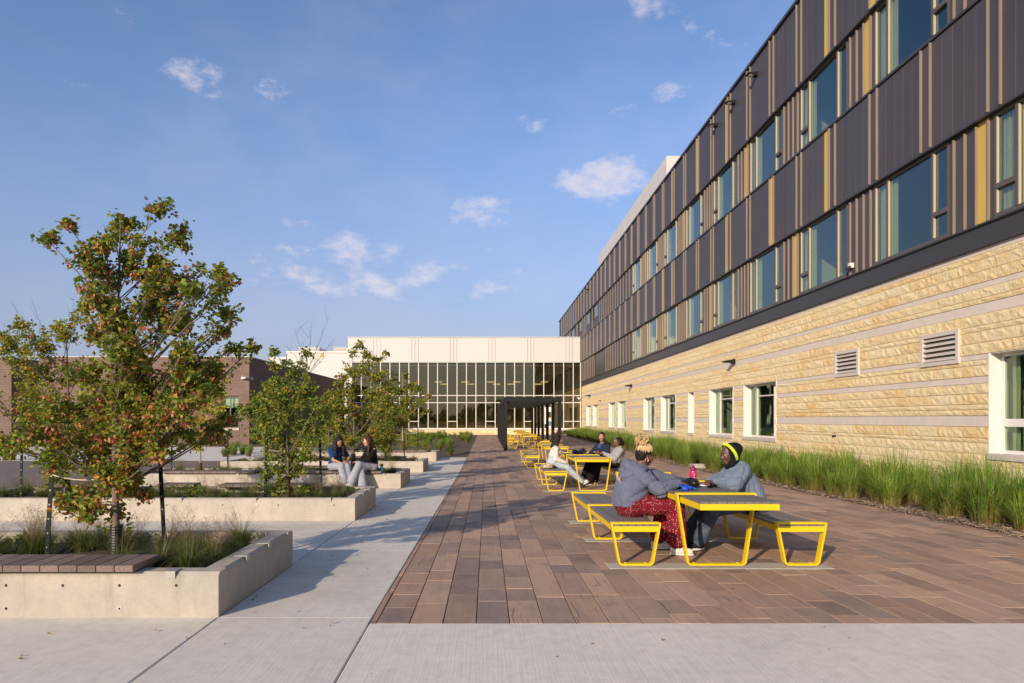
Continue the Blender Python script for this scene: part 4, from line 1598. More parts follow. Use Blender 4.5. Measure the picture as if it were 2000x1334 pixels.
# ================================================================== PLANTERS
PLY = [5.175, 10.52, 16.1, 21.75, 27.4]
PX1, PX2 = -8.5, -2.035
PH, PT, PD = .35, .165, 1.98
def planter(i, y0):
    z = gz(y0+.9)
    labels = ['board marked concrete planter nearest the camera with one big maple in it', 'second concrete planter with two trees and two short bench tops on its far wall',
              'third concrete planter with two people sitting on its wooden bench edge', 'fourth concrete planter with a long low front wall', 'fifth and farthest concrete planter beside the meadow bed']
    t = thing('planter', labels[i], 'planter', (PX2, y0, z), 0, 'long concrete planters beside the walk')
    L = PX2-PX1
    c = .03
    front = [(0, -.12), (PT, -.12), (PT, PH), (c, PH), (0, PH-c)]
    MB().prism(front, 'x', -L, -.0).build('front_wall', 'planter_concrete', t)
    rear = [(PD-PT, -.12), (PD, -.12), (PD, PH-c), (PD-c, PH), (PD-PT, PH)]
    MB().prism(rear, 'x', -L, 0).build('rear_wall', 'planter_concrete', t)
    MB().prism([(-PT, -.12), (-.003, -.12), (-.003, PH-c), (-c, PH-.0015), (-PT, PH-.0015)], 'y', PT+.001, PD-PT-.001).build('end_wall', 'planter_concrete', t)
    MB().prism([(-L+.003, -.12), (-L+PT, -.12), (-L+PT, PH-.0015), (-L+c, PH-.0015), (-L+.003, PH-c)], 'y', PT+.001, PD-PT-.001).build('end_wall', 'planter_concrete', t)
    so = MB()
    nx, ny = 40, 12
    vs = []
    for b in range(ny+1):
        for a in range(nx+1):
            x_ = -L+PT+(L-2*PT)*a/nx
            y_ = PT+(PD-2*PT)*b/ny
            vs.append((x_, y_, PH-.10+R.uniform(-.02, .02)))
    so.add(vs, [(b*(nx+1)+a, b*(nx+1)+a+1, (b+1)*(nx+1)+a+1, (b+1)*(nx+1)+a) for b in range(ny) for a in range(nx)])
    so.build('soil', 'soil', t, smooth=True)
    # dark discs on the front wall, coloured as the shade inside tie holes
    if i < 3:
        for k in range(6):
            for (dx_, zz) in ((0, PH-.10), (0, .075)):
                if zz < .1 and k % 2:
                    continue
                x_ = -.32-.43*k*(1 if i == 0 else 2)-(.0 if zz > .1 else .43)
                h = MB().lathe([(.0115, 0), (.0095, .0015), (0, .0016)], 10)
                o = h.build('tie_hole_disc', 'hole_shade', t, (x_, -.0006, zz))
                o.rotation_euler = (rad(90), 0, 0)
        o = MB().lathe([(.016, 0), (.016, .003), (.0105, .003), (.0105, .0005)], 12).build('sleeve_ring', 'white_frame', t, (-.75, -.001, .075))
        o.rotation_euler = (rad(90), 0, 0)
    # skate stops
    spots = [(-.36, 0), (-.02, .62), (-.02, 1.2)] if i == 0 else ([(-.4-1.15*k, 0) for k in range(4)]+[(-.02, .7), (-.02, 1.3)] if i < 3 else [])
    for (x_, y_) in spots:
        mb = MB()
        if y_ == 0:
            mb.box(x_-.035, x_+.035, -.008, .10, PH+.0005, PH+.010)
            mb.box(x_-.035, x_+.035, -.010, -.0005, PH-.045, PH+.0003)
        else:
            mb.box(-.10, .008, y_-.035, y_+.035, PH+.0005, PH+.010)
            mb.box(.0005, .010, y_-.035, y_+.035, PH-.045, PH+.0003)
        mb.build('skate_stop', 'steel', t)
    # wooden bench tops, boards laid across the wall
    def bench_top(xa, xb, ya, yb):
        bt = MB().box(xa+.02, xb-.02, ya+.06, yb-.05, PH+.0006, PH+.014).build('bench_top', 'dark_trim', t)
        n = max(1, int(round((xb-xa)/.140)))
        w = (xb-xa)/n
        for k in range(n):
            a = xa+w*k
            mb = MB().bbox(a+.004, a+w-.004, ya, yb, PH+.015, PH+.062, .003)
            mb.build('board', 'bench_wood', bt)
    if i == 0:
        bench_top(-.62-2.52, -.62, -.055, .375)
    elif i == 1:
        bench_top(-2.75, -1.10, PD-.375, PD+.045)
        bench_top(-3.85, -3.22, PD-.375, PD+.045)
        bench_top(-6.0, -4.3, PD-.375, PD+.045)
    elif i == 2:
        bench_top(-2.75, -.45, -.055, .375)
        bench_top(-5.6, -3.45, -.055, .375)
        bench_top(-3.2, -1.2, PD-.375, PD+.045)
    elif i == 3:
        bench_top(-3.0, -.75, PD-.375, PD+.045)
        bench_top(-5.2, -3.6, PD-.375, PD+.045)
    else:
        bench_top(-2.6, -.45, -.055, .375)
        bench_top(-5.4, -3.3, -.055, .375)
    return t
for i, y in enumerate(PLY):
    planter(i, y)

# ================================================================== TREES
def vlerp(a, b, t):
    return a+(b-a)*t

LEAFN = [0]
def leaf(mb, p, d, s, col, r, fold=.25):
    """one folded leaf: four corners, two faces"""
    n = Vector((r.gauss(0, 1), r.gauss(0, 1), r.gauss(0, 1)+.6))
    side = d.cross(n)
    if side.length < 1e-4:
        side = d.orthogonal()
    side.normalize()
    up = side.cross(d)
    w = s*r.uniform(.30, .42)
    a = p
    e = p+d*s
    m = p+d*(s*.42)
    l = m+side*w+up*(s*fold*.5)
    q = m-side*w+up*(s*fold*.5)
    mb.add([tuple(a), tuple(l), tuple(e), tuple(q)], [(0, 2, 1), (0, 3, 2)], col)

def tree(name, label, x, y, z0, top, lobes, palette, seed, palette2=None, zmix=0, leaf_s=.05, dens=1.0, seeds=0.0, guard=('guard_black', .30, .058), trunk_r=.028, bark='bark',
         twigs=(), low=0.5, wig=.03, leaders=None, group=None, rings=True):
    """lobes: list of (x, y, z, radius) in world space"""
    r = random.Random(seed)
    t = thing(name, label, 'tree', (x, y, z0), 0, group)
    base = Vector((x, y, z0))
    tm = MB()
    npt = 9
    pts = []
    for i in range(npt):
        f = i/(npt-1)
        pts.append(Vector((x+math.sin(f*4+seed)*wig*f*2, y+math.cos(f*5+seed)*wig*f*2, z0+(top-z0)*f)))
    radii = [trunk_r*(1-.82*(i/(npt-1))) for i in range(npt)]
    tm.tube([tuple(p-base) for p in pts], radii, 8)
    def trunk_at(z):
        f = max(0, min(1, (z-z0)/(top-z0)))*(npt-1)
        i = min(int(f), npt-2)
        return vlerp(pts[i], pts[i+1], f-i), trunk_r*(1-.82*f/(npt-1))
    lf = MB()
    sd_ = MB()
    for (lx, ly, lz, lr) in lobes:
        c = Vector((lx, ly, lz))
        hd = math.hypot(lx-x, ly-y)
        zb = max(z0+low, min(lz-.15, lz-hd*r.uniform(.7, 1.1)-.12))
        if lz < z0+low+.1:
            zb = max(z0+.2, lz-.05)
        b, br = trunk_at(zb)
        mid = vlerp(b, c, .5)+Vector((r.uniform(-.04, .04), r.uniform(-.04, .04), -.10*hd+.02))
        br = min(br*.5, .004+.008*(hd+lr))
        bp = []
        for k in range(6):
            f = k/5
            bp.append(b*(1-f)**2+mid*(2*f*(1-f))+c*f*f)
        tm.tube([tuple(p-base) for p in bp], [br*(1-.6*k/5) for k in range(6)], 5)
        ntw = int(max(7, 46*dens*(lr/.25)**1.6))
        for k in range(ntw):
            th = r.uniform(0, 2*math.pi)
            u = r.uniform(-.75, 1)
            rr = lr*(r.random()**.45)*r.choice([1.0, 1.0, 1.0, 1.32])
            dv = Vector((math.cos(th)*math.sqrt(max(0, 1-u*u)), math.sin(th)*math.sqrt(max(0, 1-u*u)), u))
            e = c+Vector((dv.x*rr, dv.y*rr, dv.z*rr*1.05))
            s0 = vlerp(c, e, .1)-Vector((0, 0, lr*.25)) if r.random() < .6 else bp[r.randint(2, 5)]
            tp = [s0, vlerp(s0, e, .55)+Vector((r.uniform(-.02, .02), r.uniform(-.02, .02), .03)), e]
            tm.tube([tuple(p-base) for p in tp], [.0035, .0026, .0012], 3, cap=False)
            nl = r.randint(12, 20)
            pk = r.random()
            pal = palette2 if palette2 and e.z < zmix+r.gauss(0, .25) and e.x > x-.5 else palette
            for j in range(nl):
                f = .25+.75*(j+r.random())/nl
                q = vlerp(tp[0], tp[1], f*2) if f < .5 else vlerp(tp[1], tp[2], f*2-1)
                q = q+Vector((r.gauss(0, .022), r.gauss(0, .022), r.gauss(0, .02)))
                d = (Vector((r.gauss(0, 1), r.gauss(0, 1), r.gauss(-.55, .6)))+(e-s0).normalized()*.5).normalized()
                col = pick(pal, r, pk)
                leaf(lf, q-base, d, leaf_s*r.uniform(.65, 1.25), col, r)
            if r.random() < seeds:
                q = vlerp(tp[1], tp[2], r.uniform(.2, 1))+Vector((0, 0, -.015))
                for j in range(r.randint(6, 11)):
                    d = Vector((r.gauss(0, .45), r.gauss(0, .45), -1)).normalized()
                    g = r.uniform(.75, 1.2)
                    cc = r.choice([(.50, .17, .10), (.58, .24, .14), (.40, .10, .065), (.56, .30, .17)])
                    leaf(sd_, q-base+Vector((r.gauss(0, .022), r.gauss(0, .022), r.gauss(-.008, .018))), d, .034*g, cc, r, .1)
    for (a, e) in twigs:                      # bare dead shoots
        a, e = Vector(a), Vector(e)
        tm.tube([tuple(a-base), tuple(vlerp(a, e, .5)+Vector((.03, 0, .05))-base), tuple(e-base)], [.006, .004, .0015], 4)
        for k in range(5):
            s0 = vlerp(a, e, r.uniform(.25, .95))
            d = Vector((r.gauss(0, .14), r.gauss(0, .14), r.uniform(.05, .3)))
            tm.tube([tuple(s0-base), tuple(s0+d-base)], [.0028, .001], 3, cap=False)
    tm.build('trunk', bark, t, smooth=True)
    tag(lf.build('leaves', 'leaf', t), kind='stuff')
    if seeds:
        tag(sd_.build('seed_clusters', 'leaf', t), kind='stuff')
    if guard:
        gm, gh, gr = guard
        prof = []
        n = 30 if rings else 2
        for k in range(n+1):
            z = -.06+(gh+.06)*k/n
            prof.append((gr*(1-.10*k/n)+(.0022 if k % 2 and rings else 0), z))
        MB().lathe(prof, 14).build('trunk_guard', gm, t, smooth=False)
    LEAFN[0] += len(lf.f)+len(sd_.f)
    return t

def pick(pal, r, pk):
    """palette: list of (weight, colour); a twig leans to one colour"""
    v = (pk+r.gauss(0, .16)) % 1.0
    acc = 0
    for w, c in pal:
        acc += w
        if v <= acc:
            break
    k = r.uniform(.75, 1.25)
    return (c[0]*k, c[1]*k, c[2]*k)

G1, G2, G3, YG, OR, RD, YL_ = (.155, .215, .032), (.215, .275, .042), (.085, .14, .026), (.36, .36, .045), (.46, .22, .045), (.36, .13, .06), (.60, .44, .04)
PAL_MAPLE = [(.24, G1), (.36, G2), (.26, YG), (.07, OR), (.03, RD), (.04, G3)]
PAL_GREEN = [(.30, G1), (.38, G2), (.20, YG), (.03, OR), (.09, G3)]
PAL_MIX = [(.24, G1), (.26, G2), (.28, YG), (.12, OR), (.03, RD), (.07, G3)]
PAL_AUTUMN = [(.20, G1), (.24, G2), (.24, YG), (.18, OR), (.08, RD), (.06, YL_)]
PAL_YELLOW = [(.16, G2), (.28, YG), (.24, YL_), (.22, OR), (.10, G1)]

def lob(lst, Y, spread, r):
    out = []
    for (px, py, rp) in lst:
        y = Y+r.uniform(-spread, spread)
        out.append((wx(px, Y), y, wz(py, Y), rp*Y/1333.0))
    return out
lr_ = random.Random(17)
TY = [y+.98 for y in PLY]
Y1 = TY[0]
SOIL = [gz(y+.9)+PH-.09 for y in PLY]
L1 = [(318, 408, 24), (332, 432, 22), (312, 452, 24), (298, 480, 24), (288, 505, 28), (218, 428, 24), (206, 455, 22), (178, 462, 12), (150, 492, 20), (172, 510, 28), (236, 432, 16), (225, 490, 34),
      (250, 520, 42), (205, 535, 34), (180, 545, 24), (292, 540, 42), (328, 535, 32), (352, 508, 20), (335, 572, 30), (362, 560, 14), (270, 585, 48), (225, 590, 40),
      (190, 600, 24), (160, 600, 18), (310, 615, 46), (255, 640, 50), (340, 640, 28), (412, 530, 16), (430, 552, 24), (444, 578, 20), (408, 578, 18), (424, 606, 20), (442, 618, 18), (398, 640, 14), (455, 548, 10),
      (408, 640, 16), (430, 676, 20), (462, 676, 22), (400, 690, 24), (372, 690, 26), (290, 690, 56), (235, 690, 46), (200, 655, 28), (335, 700, 44), (270, 745, 58), (330, 755, 52), (215, 750, 50), (375, 740, 34),
      (165, 725, 36), (180, 800, 56), (245, 800, 60), (310, 805, 56), (355, 795, 40), (130, 790, 44), (290, 845, 52), (220, 850, 52), (340, 840, 40), (165, 850, 46), (120, 845, 40), (185, 895, 40), (150, 905, 32), (265, 885, 36), (225, 925, 42), (200, 950, 42), (245, 950, 32), (175, 985, 32), (228, 985, 32), (210, 1010, 26), (258, 930, 32), (300, 880, 34), (155, 975, 20), (270, 965, 20), (400, 722, 34), (420, 765, 30), (395, 800, 40), (385, 850, 38), (415, 825, 24), (350, 880, 26), (95, 815, 34), (90, 870, 34), (110, 905, 26), (395, 760, 34)]
tree('maple_tree', 'tall maple with hanging red seed clusters in the nearest planter', wx(228, Y1), Y1, SOIL[0], 3.25, lob(L1, Y1, .42, lr_), PAL_MAPLE, 3, PAL_AUTUMN, 1.6, leaf_s=.049, dens=.88, seeds=.30,
     guard=('guard_black', .30, .060), trunk_r=.034, low=.62)
Y2 = TY[1]
L2 = [(105, 610, 16), (100, 640, 24), (50, 640, 22), (35, 665, 20), (20, 690, 18), (60, 680, 34), (105, 680, 40), (150, 660, 30), (25, 720, 30), (70, 730, 44), (130, 730, 46), (20, 750, 34), (8, 700, 18), (15, 775, 30), (60, 785, 44),
      (110, 790, 50), (180, 770, 46), (30, 815, 28), (75, 835, 44), (130, 850, 50), (190, 840, 48), (60, 865, 34), (105, 890, 40), (155, 905, 38), (200, 895, 40), (130, 930, 24), (8, 830, 16), (14, 858, 10), (240, 860, 40), (240, 800, 46)]
tw2 = [((wx(95, Y2), Y2, wz(720, Y2)), (wx(30, Y2), Y2-.1, wz(590, Y2))), ((wx(100, Y2), Y2, wz(720, Y2)), (wx(60, Y2), Y2, wz(580, Y2))), ((wx(120, Y2), Y2, wz(720, Y2)), (wx(145, Y2), Y2, wz(590, Y2))),
       ((wx(60, Y2), Y2, wz(740, Y2)), (wx(5, Y2), Y2, wz(630, Y2)))]
tree('maple_tree', 'bushy green and yellow maple at the left edge with bare shoots above its crown', wx(130, Y2), Y2, SOIL[1], wz(650, Y2), lob(L2, Y2, .6, lr_), PAL_MIX, 5, leaf_s=.056, dens=.52, seeds=.05,
     guard=('guard_black', .30, .062), trunk_r=.036, twigs=tw2, low=.5)
L3 = [(540, 690, 12), (530, 715, 16), (560, 705, 14), (575, 730, 24), (545, 745, 22), (510, 750, 18), (500, 775, 22), (520, 790, 28), (560, 775, 36), (605, 745, 14), (600, 780, 34), (632, 790, 20), (480, 805, 26), (515, 820, 36), (560, 815, 44),
      (610, 815, 36), (640, 810, 14), (470, 800, 14), (495, 845, 30), (540, 855, 42), (590, 850, 40), (620, 850, 22), (520, 885, 34), (560, 895, 40), (600, 885, 28), (535, 920, 26), (575, 925, 26), (550, 945, 20), (600, 690, 12), (608, 760, 20), (590, 715, 12)]
tw3 = [((wx(595, Y2), Y2, wz(740, Y2)), (wx(e, Y2), Y2+q, wz(f, Y2))) for (e, f, q) in ((570, 635, .1), (610, 618, 0), (645, 620, -.1), (650, 660, .1), (560, 675, 0), (635, 690, .2), (540, 700, -.2))]
tree('maple_tree', 'leafy green maple with a bare forked top, in front of the seated pair', wx(562, Y2), Y2, SOIL[1], wz(690, Y2), lob(L3, Y2, .45, lr_), PAL_GREEN, 8, leaf_s=.054, dens=.52, seeds=.03,
     guard=('guard_brown', .36, .050), trunk_r=.030, twigs=tw3, low=.35)
Y3 = TY[2]
L4 = [(700, 672, 14), (715, 690, 16), (735, 700, 14), (690, 690, 10), (755, 690, 8), (685, 730, 22), (715, 725, 22), (745, 735, 20), (672, 745, 18), (765, 740, 14), (660, 770, 20), (690, 765, 28), (725, 770, 30), (760, 770, 22), (650, 795, 18),
      (680, 800, 30), (715, 805, 32), (755, 805, 28), (785, 790, 14), (640, 830, 18), (670, 832, 26), (705, 838, 30), (745, 840, 28), (780, 830, 22), (655, 852, 14), (690, 860, 20), (725, 865, 20), (760, 860, 18)]
tree('maple_tree', 'olive green maple with an open pointed crown, behind the seated pair', wx(690, Y3), Y3, SOIL[2], wz(690, Y3), lob(L4, Y3, .5, lr_), PAL_MIX, 12, leaf_s=.060, dens=.50, seeds=.06,
     guard=('guard_black', .52, .066), trunk_r=.034, low=.6, rings=False)
L5 = [(398, 715, 12), (425, 715, 14), (410, 740, 18), (380, 735, 12), (440, 745, 10), (395, 765, 22), (425, 770, 20), (370, 780, 20), (400, 795, 26), (435, 795, 18), (360, 810, 18), (385, 825, 24), (420, 820, 22), (375, 850, 16), (405, 850, 20), (395, 872, 14), (445, 815, 10)]
tree('maple_tree', 'thin young tree turning yellow and orange against the brick building', wx(391, Y3), Y3, SOIL[2], wz(720, Y3), lob(L5, Y3, .4, lr_), PAL_YELLOW, 14, leaf_s=.062, dens=.48,
     guard=('guard_brown', .28, .055), trunk_r=.026, low=.6, rings=False, bark='bark_pale')
Y4 = TY[3]
L6 = [(735, 740, 12), (755, 755, 14), (720, 770, 14), (745, 780, 20), (775, 765, 12), (730, 805, 20), (760, 805, 22), (790, 800, 12), (735, 835, 20), (765, 835, 18), (750, 860, 18), (755, 880, 10), (720, 850, 12)]
tree('maple_tree', 'dark green small tree with a black trunk sleeve right behind the seated pair', wx(752, Y4), Y4, SOIL[3], wz(750, Y4), lob(L6, Y4, .4, lr_), PAL_GREEN, 19, leaf_s=.075, dens=.8,
     guard=('guard_black', .25, .05), trunk_r=.028, low=.3, rings=False)
L7 = [(535, 760, 12), (520, 790, 16), (545, 795, 18), (530, 825, 18), (555, 830, 14), (510, 830, 12)]
tree('maple_tree', 'small tree mostly hidden behind the leafy green maple', wx(536, Y4), Y4, SOIL[3], wz(765, Y4), lob(L7, Y4, .4, lr_), PAL_MIX, 23, leaf_s=.075, dens=.6, trunk_r=.026, rings=False)
Y5 = TY[4]
L8 = [(790, 735, 8), (800, 755, 12), (820, 760, 10), (780, 765, 10), (795, 785, 15), (820, 785, 12), (775, 800, 12), (805, 808, 14), (830, 805, 8), (790, 822, 12), (760, 790, 9), (840, 775, 6)]
tree('maple_tree', 'thin sparse young tree with a red brown trunk sleeve at the end of the walk', wx(787, Y5), Y5, SOIL[4], wz(735, Y5), lob(L8, Y5, .4, lr_), PAL_MIX, 27, leaf_s=.085, dens=.7,
     guard=('guard_brown', .52, .075), trunk_r=.05, low=.6, rings=False, bark='bark_pale')
L9 = [(640, 770, 12), (655, 790, 14), (630, 800, 14), (650, 820, 14), (635, 835, 12)]
tree('maple_tree', 'small green tree in the farthest planter, seen between two nearer trees', wx(643, Y5), Y5, SOIL[4], wz(775, Y5), lob(L9, Y5, .4, lr_), PAL_GREEN, 29, leaf_s=.085, dens=.6, trunk_r=.03, rings=False)
# foundation shrub row hints in front of the brick building
# ---- stakes and ties
def stake(x, y, z0, z1, label, lean=0.0):
    t = thing('tree_stake', label, 'stake', (x, y, z0), 0, 'dark steel stakes beside the young trees')
    h = z1-z0
    mb = MB()
    mb.prism([(-.020, -.004), (.020, -.004), (.020, .004), (.004, .004), (.004, .026), (-.004, .026), (-.004, .004), (-.020, .004)], 'z', -.1, h)
    mb.build('post', 'stake_green', t)
    for k in range(int(h/.13)):
        MB().box(-.006, .006, -.0085, -.0042, .1+.13*k, .112+.13*k).build('stud', 'steel', t)
    t.rotation_euler = (0, lean, 0)
    return t
def rope_line(p, q, label, sag=.05):
    pts = []
    p, q = Vector(p), Vector(q)
    for k in range(9):
        f = k/8
        pts.append(tuple(vlerp(p, q, f)-Vector((0, 0, sag*4*f*(1-f)))))
    o = MB().tube(pts, .006, 6).build('tie_rope', 'rope', smooth=True)
    mb = MB()
    return tag(o, label, 'rope', 'pale ropes tying young trees to stakes')
x1 = wx(228, Y1)
stake(-4.0, 6.20, SOIL[0]-.02, 1.215, 'dark steel stake left of the tall maple in the nearest planter', rad(3.5))
stake(-3.235, 6.85, SOIL[0]-.02, 1.22, 'dark steel stake right of the tall maple in the nearest planter', rad(-3))
rope_line((-3.965, 6.19, 1.0), (x1, Y1-.03, .985), 'pale rope from the left stake to the tall maple', .045)
rope_line((x1, Y1-.03, .985), (-3.262, 6.84, 1.035), 'pale rope from the right stake to the tall maple', .02)
def tree_stakes(tx, ty, zs, desc, h=1.0, sides=(-.62, .62), lean=.02):
    for s in sides:
        w_ = 'left' if s < 0 else 'right'
        stake(tx+s, ty+s*.35, zs-.02, zs+h, 'dark steel stake %s of the %s' % (w_, desc), lean*(1 if s < 0 else -1))
        rope_line((tx+s, ty+s*.35, zs+h*.78), (tx, ty, zs+h*.76), 'pale rope on the %s side of the %s' % (w_, desc), .03)
tree_stakes(wx(130, Y2), Y2, SOIL[1], 'bushy maple at the left edge')
tree_stakes(wx(562, Y2), Y2, SOIL[1], 'leafy green maple', 1.05, (-.34, .52))
tree_stakes(wx(690, Y3), Y3, SOIL[2], 'olive maple behind the seated pair', 1.0, (-.55, .6), .12)
tree_stakes(wx(391, Y3), Y3, SOIL[2], 'yellowing young tree', .95)
tree_stakes(wx(752, Y4), Y4, SOIL[3], 'dark green small tree', 1.0)
tree_stakes(wx(787, Y5), Y5, SOIL[4], 'sparse tree with the red brown sleeve', 1.1)

# ================================================================== GRASSES
def blade(mb, r, x, y, z, h, w, lean, az_, c0, c1, seg=4, curl=1.0):
    dx_, dy_ = math.cos(az_), math.sin(az_)
    pts = []
    for k in range(seg+1):
        f = k/seg
        o = lean*(f**1.9)
        zz = h*f-curl*lean*.45*(f**3.2)
        pts.append((x+dx_*o, y+dy_*o, z+zz))
    vs = []
    cs = []
    sx, sy = -dy_, dx_
    fs = []
    for k, p in enumerate(pts):
        f = k/seg
        ww = w*(1-f**2.2)*.5+.0004
        vs += [(p[0]-sx*ww, p[1]-sy*ww, p[2]), (p[0]+sx*ww, p[1]+sy*ww, p[2])]
        cs += [vlerp(Vector(c0), Vector(c1), min(1, f*1.5))]*2
    for k in range(seg):
        a = 2*k
        fs.append((a, a+1, a+3, a+2))
    o = len(mb.v)
    mb.v.extend(vs)
    mb.f.extend([tuple(i+o for i in f) for f in fs])
    mb.c.extend([tuple(c) for c in cs])

def tall_clump(seed, n=420, h=1.0):
    r = random.Random(seed)
    mb = MB()
    for i in range(n):
        a = r.uniform(0, 2*math.pi)
        d = .17*math.sqrt(r.random())
        x, y = d*math.cos(a), d*math.sin(a)
        out = a+r.gauss(0, .6)
        hh = h*r.uniform(.50, 1.06)
        ln = hh*abs(r.gauss(.20, .24))+d*.5
        tipc = r.choice([(.15, .27, .028), (.105, .215, .024), (.20, .325, .04), (.075, .165, .02), (.25, .33, .06)])
        basec = r.choice([(.15, .12, .04), (.22, .095, .05), (.11, .15, .03), (.28, .20, .10)])
        if r.random() < .08:
            tipc = (.40, .32, .15)
        blade(mb, r, x, y, 0, hh, r.uniform(.008, .015), ln, out, basec, tipc, 5, 1.5)
    for i in range(50):                        # dead straw round the foot
        a = r.uniform(0, 2*math.pi)
        blade(mb, r, .12*math.cos(a), .12*math.sin(a), 0, r.uniform(.12, .3), .008, r.uniform(.1, .28), a, (.22, .10, .05), (.36, .22, .11), 3)
    return mb.mesh('foliage', 'blade')
TALL = [tall_clump(100+i) for i in range(6)]
gr_ = random.Random(31)
nclump = [0]
def clump(mesh, name, label, cat, group, x, y, z, s, rz, sz=None):
    o = link(name, mesh, None, (x, y, z), rz)
    o.scale = (s, s, sz or s)
    tag(o, label, cat, group)
    nclump[0] += 1
    return o
GCOUNT = {}
ORD = ['first', 'second', 'third', 'fourth', 'fifth', 'sixth', 'seventh', 'eighth', 'ninth', 'tenth', 'eleventh', 'twelfth', 'thirteenth', 'fourteenth']
def grass_label(y, row):
    """where along the wall a clump stands, told by the windows and fittings behind it"""
    r = ('front row', 'middle row', 'back row')[row]
    n = GCOUNT[row] = GCOUNT.get(row, 0)+1
    if y < 18.5:
        vis = n-VIS0[row]
        if vis >= 0:
            return 'tall green grass clump, %s from the right picture edge in the %s' % (ORD[min(vis, 13)], r)
        return 'tall green grass clump beyond the right picture edge in the %s' % r
    for lim, t in ((21.0, 'just right of the big window behind the black scarf'), (24.2, 'under the big window behind the black scarf'), (28.0, 'under the second big window'),
                   (32.0, 'near the single narrow window'), (40.0, 'under the pair of windows past the narrow one'), (51.0, 'under the far pair of windows'), (99, 'at the far end by the glass front')):
        if y < lim:
            return 'tall green grass clump %s, %s' % (t, r)
VIS0 = {0: 1, 1: 2, 2: 2}
y = 8.6
while y < 62:
    for row in (0, 1, 2):
        if row == 2 and (y > 34 or gr_.random() < .3):
            continue
        yy = y+gr_.uniform(-.16, .16)+(.33 if row == 1 else 0)
        if 23.2 < yy < 24.4 and row == 0:
            continue
        xx = BX+.45+.62*row+gr_.uniform(-.12, .12)
        if xx > WX-.25:
            xx = WX-.3
        s = gr_.uniform(.84, 1.12)*(.9 if row == 0 else 1.0)
        clump(gr_.choice(TALL), 'grass_clump', grass_label(yy, row), 'ornamental grass', 'tall grass clumps along the stone wall', xx, yy, gz(yy)-.02, s*1.14, gr_.uniform(0, 6.28), s*gr_.uniform(.84, 1.08))
    y += .74 if y < 40 else .85

def fine_clump(seed, n=260, h=.34, pan=26, green=True):
    r = random.Random(seed)
    mb = MB()
    for i in range(n):
        a = r.uniform(0, 2*math.pi)
        d = .07*math.sqrt(r.random())
        out = a+r.gauss(0, .4)
        hh = h*r.uniform(.5, 1.0)
        ln = hh*abs(r.gauss(.78, .38))
        tipc = r.choice([(.12, .16, .035), (.085, .13, .03), (.17, .19, .06), (.25, .22, .10)])
        blade(mb, r, d*math.cos(a), d*math.sin(a), 0, hh, r.uniform(.0025, .005), ln, out, (.06, .08, .02), tipc, 4, 1.2)
    for i in range(pan):                        # airy seed heads
        a = r.uniform(0, 2*math.pi)
        hh = h*r.uniform(1.0, 1.55)
        ln = hh*abs(r.gauss(.32, .18))
        c = r.choice([(.30, .22, .13), (.36, .27, .16), (.24, .16, .10)])
        blade(mb, r, 0, 0, 0, hh, .0022, ln, a, (.15, .15, .05), c, 5, .6)
        for k in range(16):
            f = r.uniform(.5, 1.0)
            o = ln*(f**1.9)
            zz = hh*f-.6*ln*.45*(f**3.2)
            p = Vector((math.cos(a)*o, math.sin(a)*o, zz))
            b = r.uniform(0, 6.28)
            l = .09*(1.15-f)*r.uniform(.6, 1.4)+.012
            e = p+Vector((math.cos(b)*l, math.sin(b)*l, l*.55))
            wv = Vector((-math.sin(b), math.cos(b), 0))*.0007
            mb.add([tuple(p-wv), tuple(p+wv), tuple(e+wv), tuple(e-wv)], [(0, 1, 2, 3)], c)
            mb.add([tuple(e+Vector((0, 0, .004))), tuple(e+Vector((.003, .002, 0))), tuple(e-Vector((0, 0, .004))), tuple(e-Vector((.003, .002, 0)))], [(0, 1, 2, 3)], c)
    return mb.mesh('foliage', 'blade')
FINE = [fine_clump(200+i, pan=16) for i in range(3)]+[fine_clump(210+i, 320, .40, 6) for i in range(3)]
def leafy(seed, n=70, h=.2, flower=None):
    r = random.Random(seed)
    mb = MB()
    for i in range(n):
        a = r.uniform(0, 6.28)
        d = .16*math.sqrt(r.random())
        z = r.uniform(.02, h)
        dv = Vector((math.cos(a)*.8+r.gauss(0, .3), math.sin(a)*.8+r.gauss(0, .3), r.gauss(.3, .35))).normalized()
        leaf(mb, Vector((d*math.cos(a), d*math.sin(a), z)), dv, r.uniform(.04, .075), r.choice([G1, G2, YG, (.10, .16, .03)]), r)
    if flower:
        for i in range(22):
            a = r.uniform(0, 6.28)
            d = .18*math.sqrt(r.random())
            for k in range(3):
                leaf(mb, Vector((d*math.cos(a), d*math.sin(a), h*r.uniform(.9, 1.3))), Vector((r.gauss(0, 1), r.gauss(0, 1), .3)).normalized(), .035, flower, r)
    return mb.mesh('foliage', 'leaf')
LEAFY = [leafy(300, 80, .16), leafy(301, 90, .22)]
FLOW = [leafy(310, 120, .42, (.55, .40, .03)), leafy(311, 120, .4, (.50, .36, .20)), leafy(312, 130, .45)]
def where(x, y, y0, i):
    tx = [-3.34, None, -3.35, -3.4, -3.5][i]
    if i == 1:
        tx = -3.36
    dxt = x-tx
    a = 'by the walk end' if x > -2.75 else 'right of the tree' if dxt > .25 else 'by the tree foot' if dxt > -.3 else 'left of the tree' if dxt > -1.1 else 'midway along' if x > -6 else 'toward the left end'
    b = 'at the front wall' if y < y0+.75 else 'at the back wall' if y > y0+1.3 else 'mid bed'
    return a+', '+b
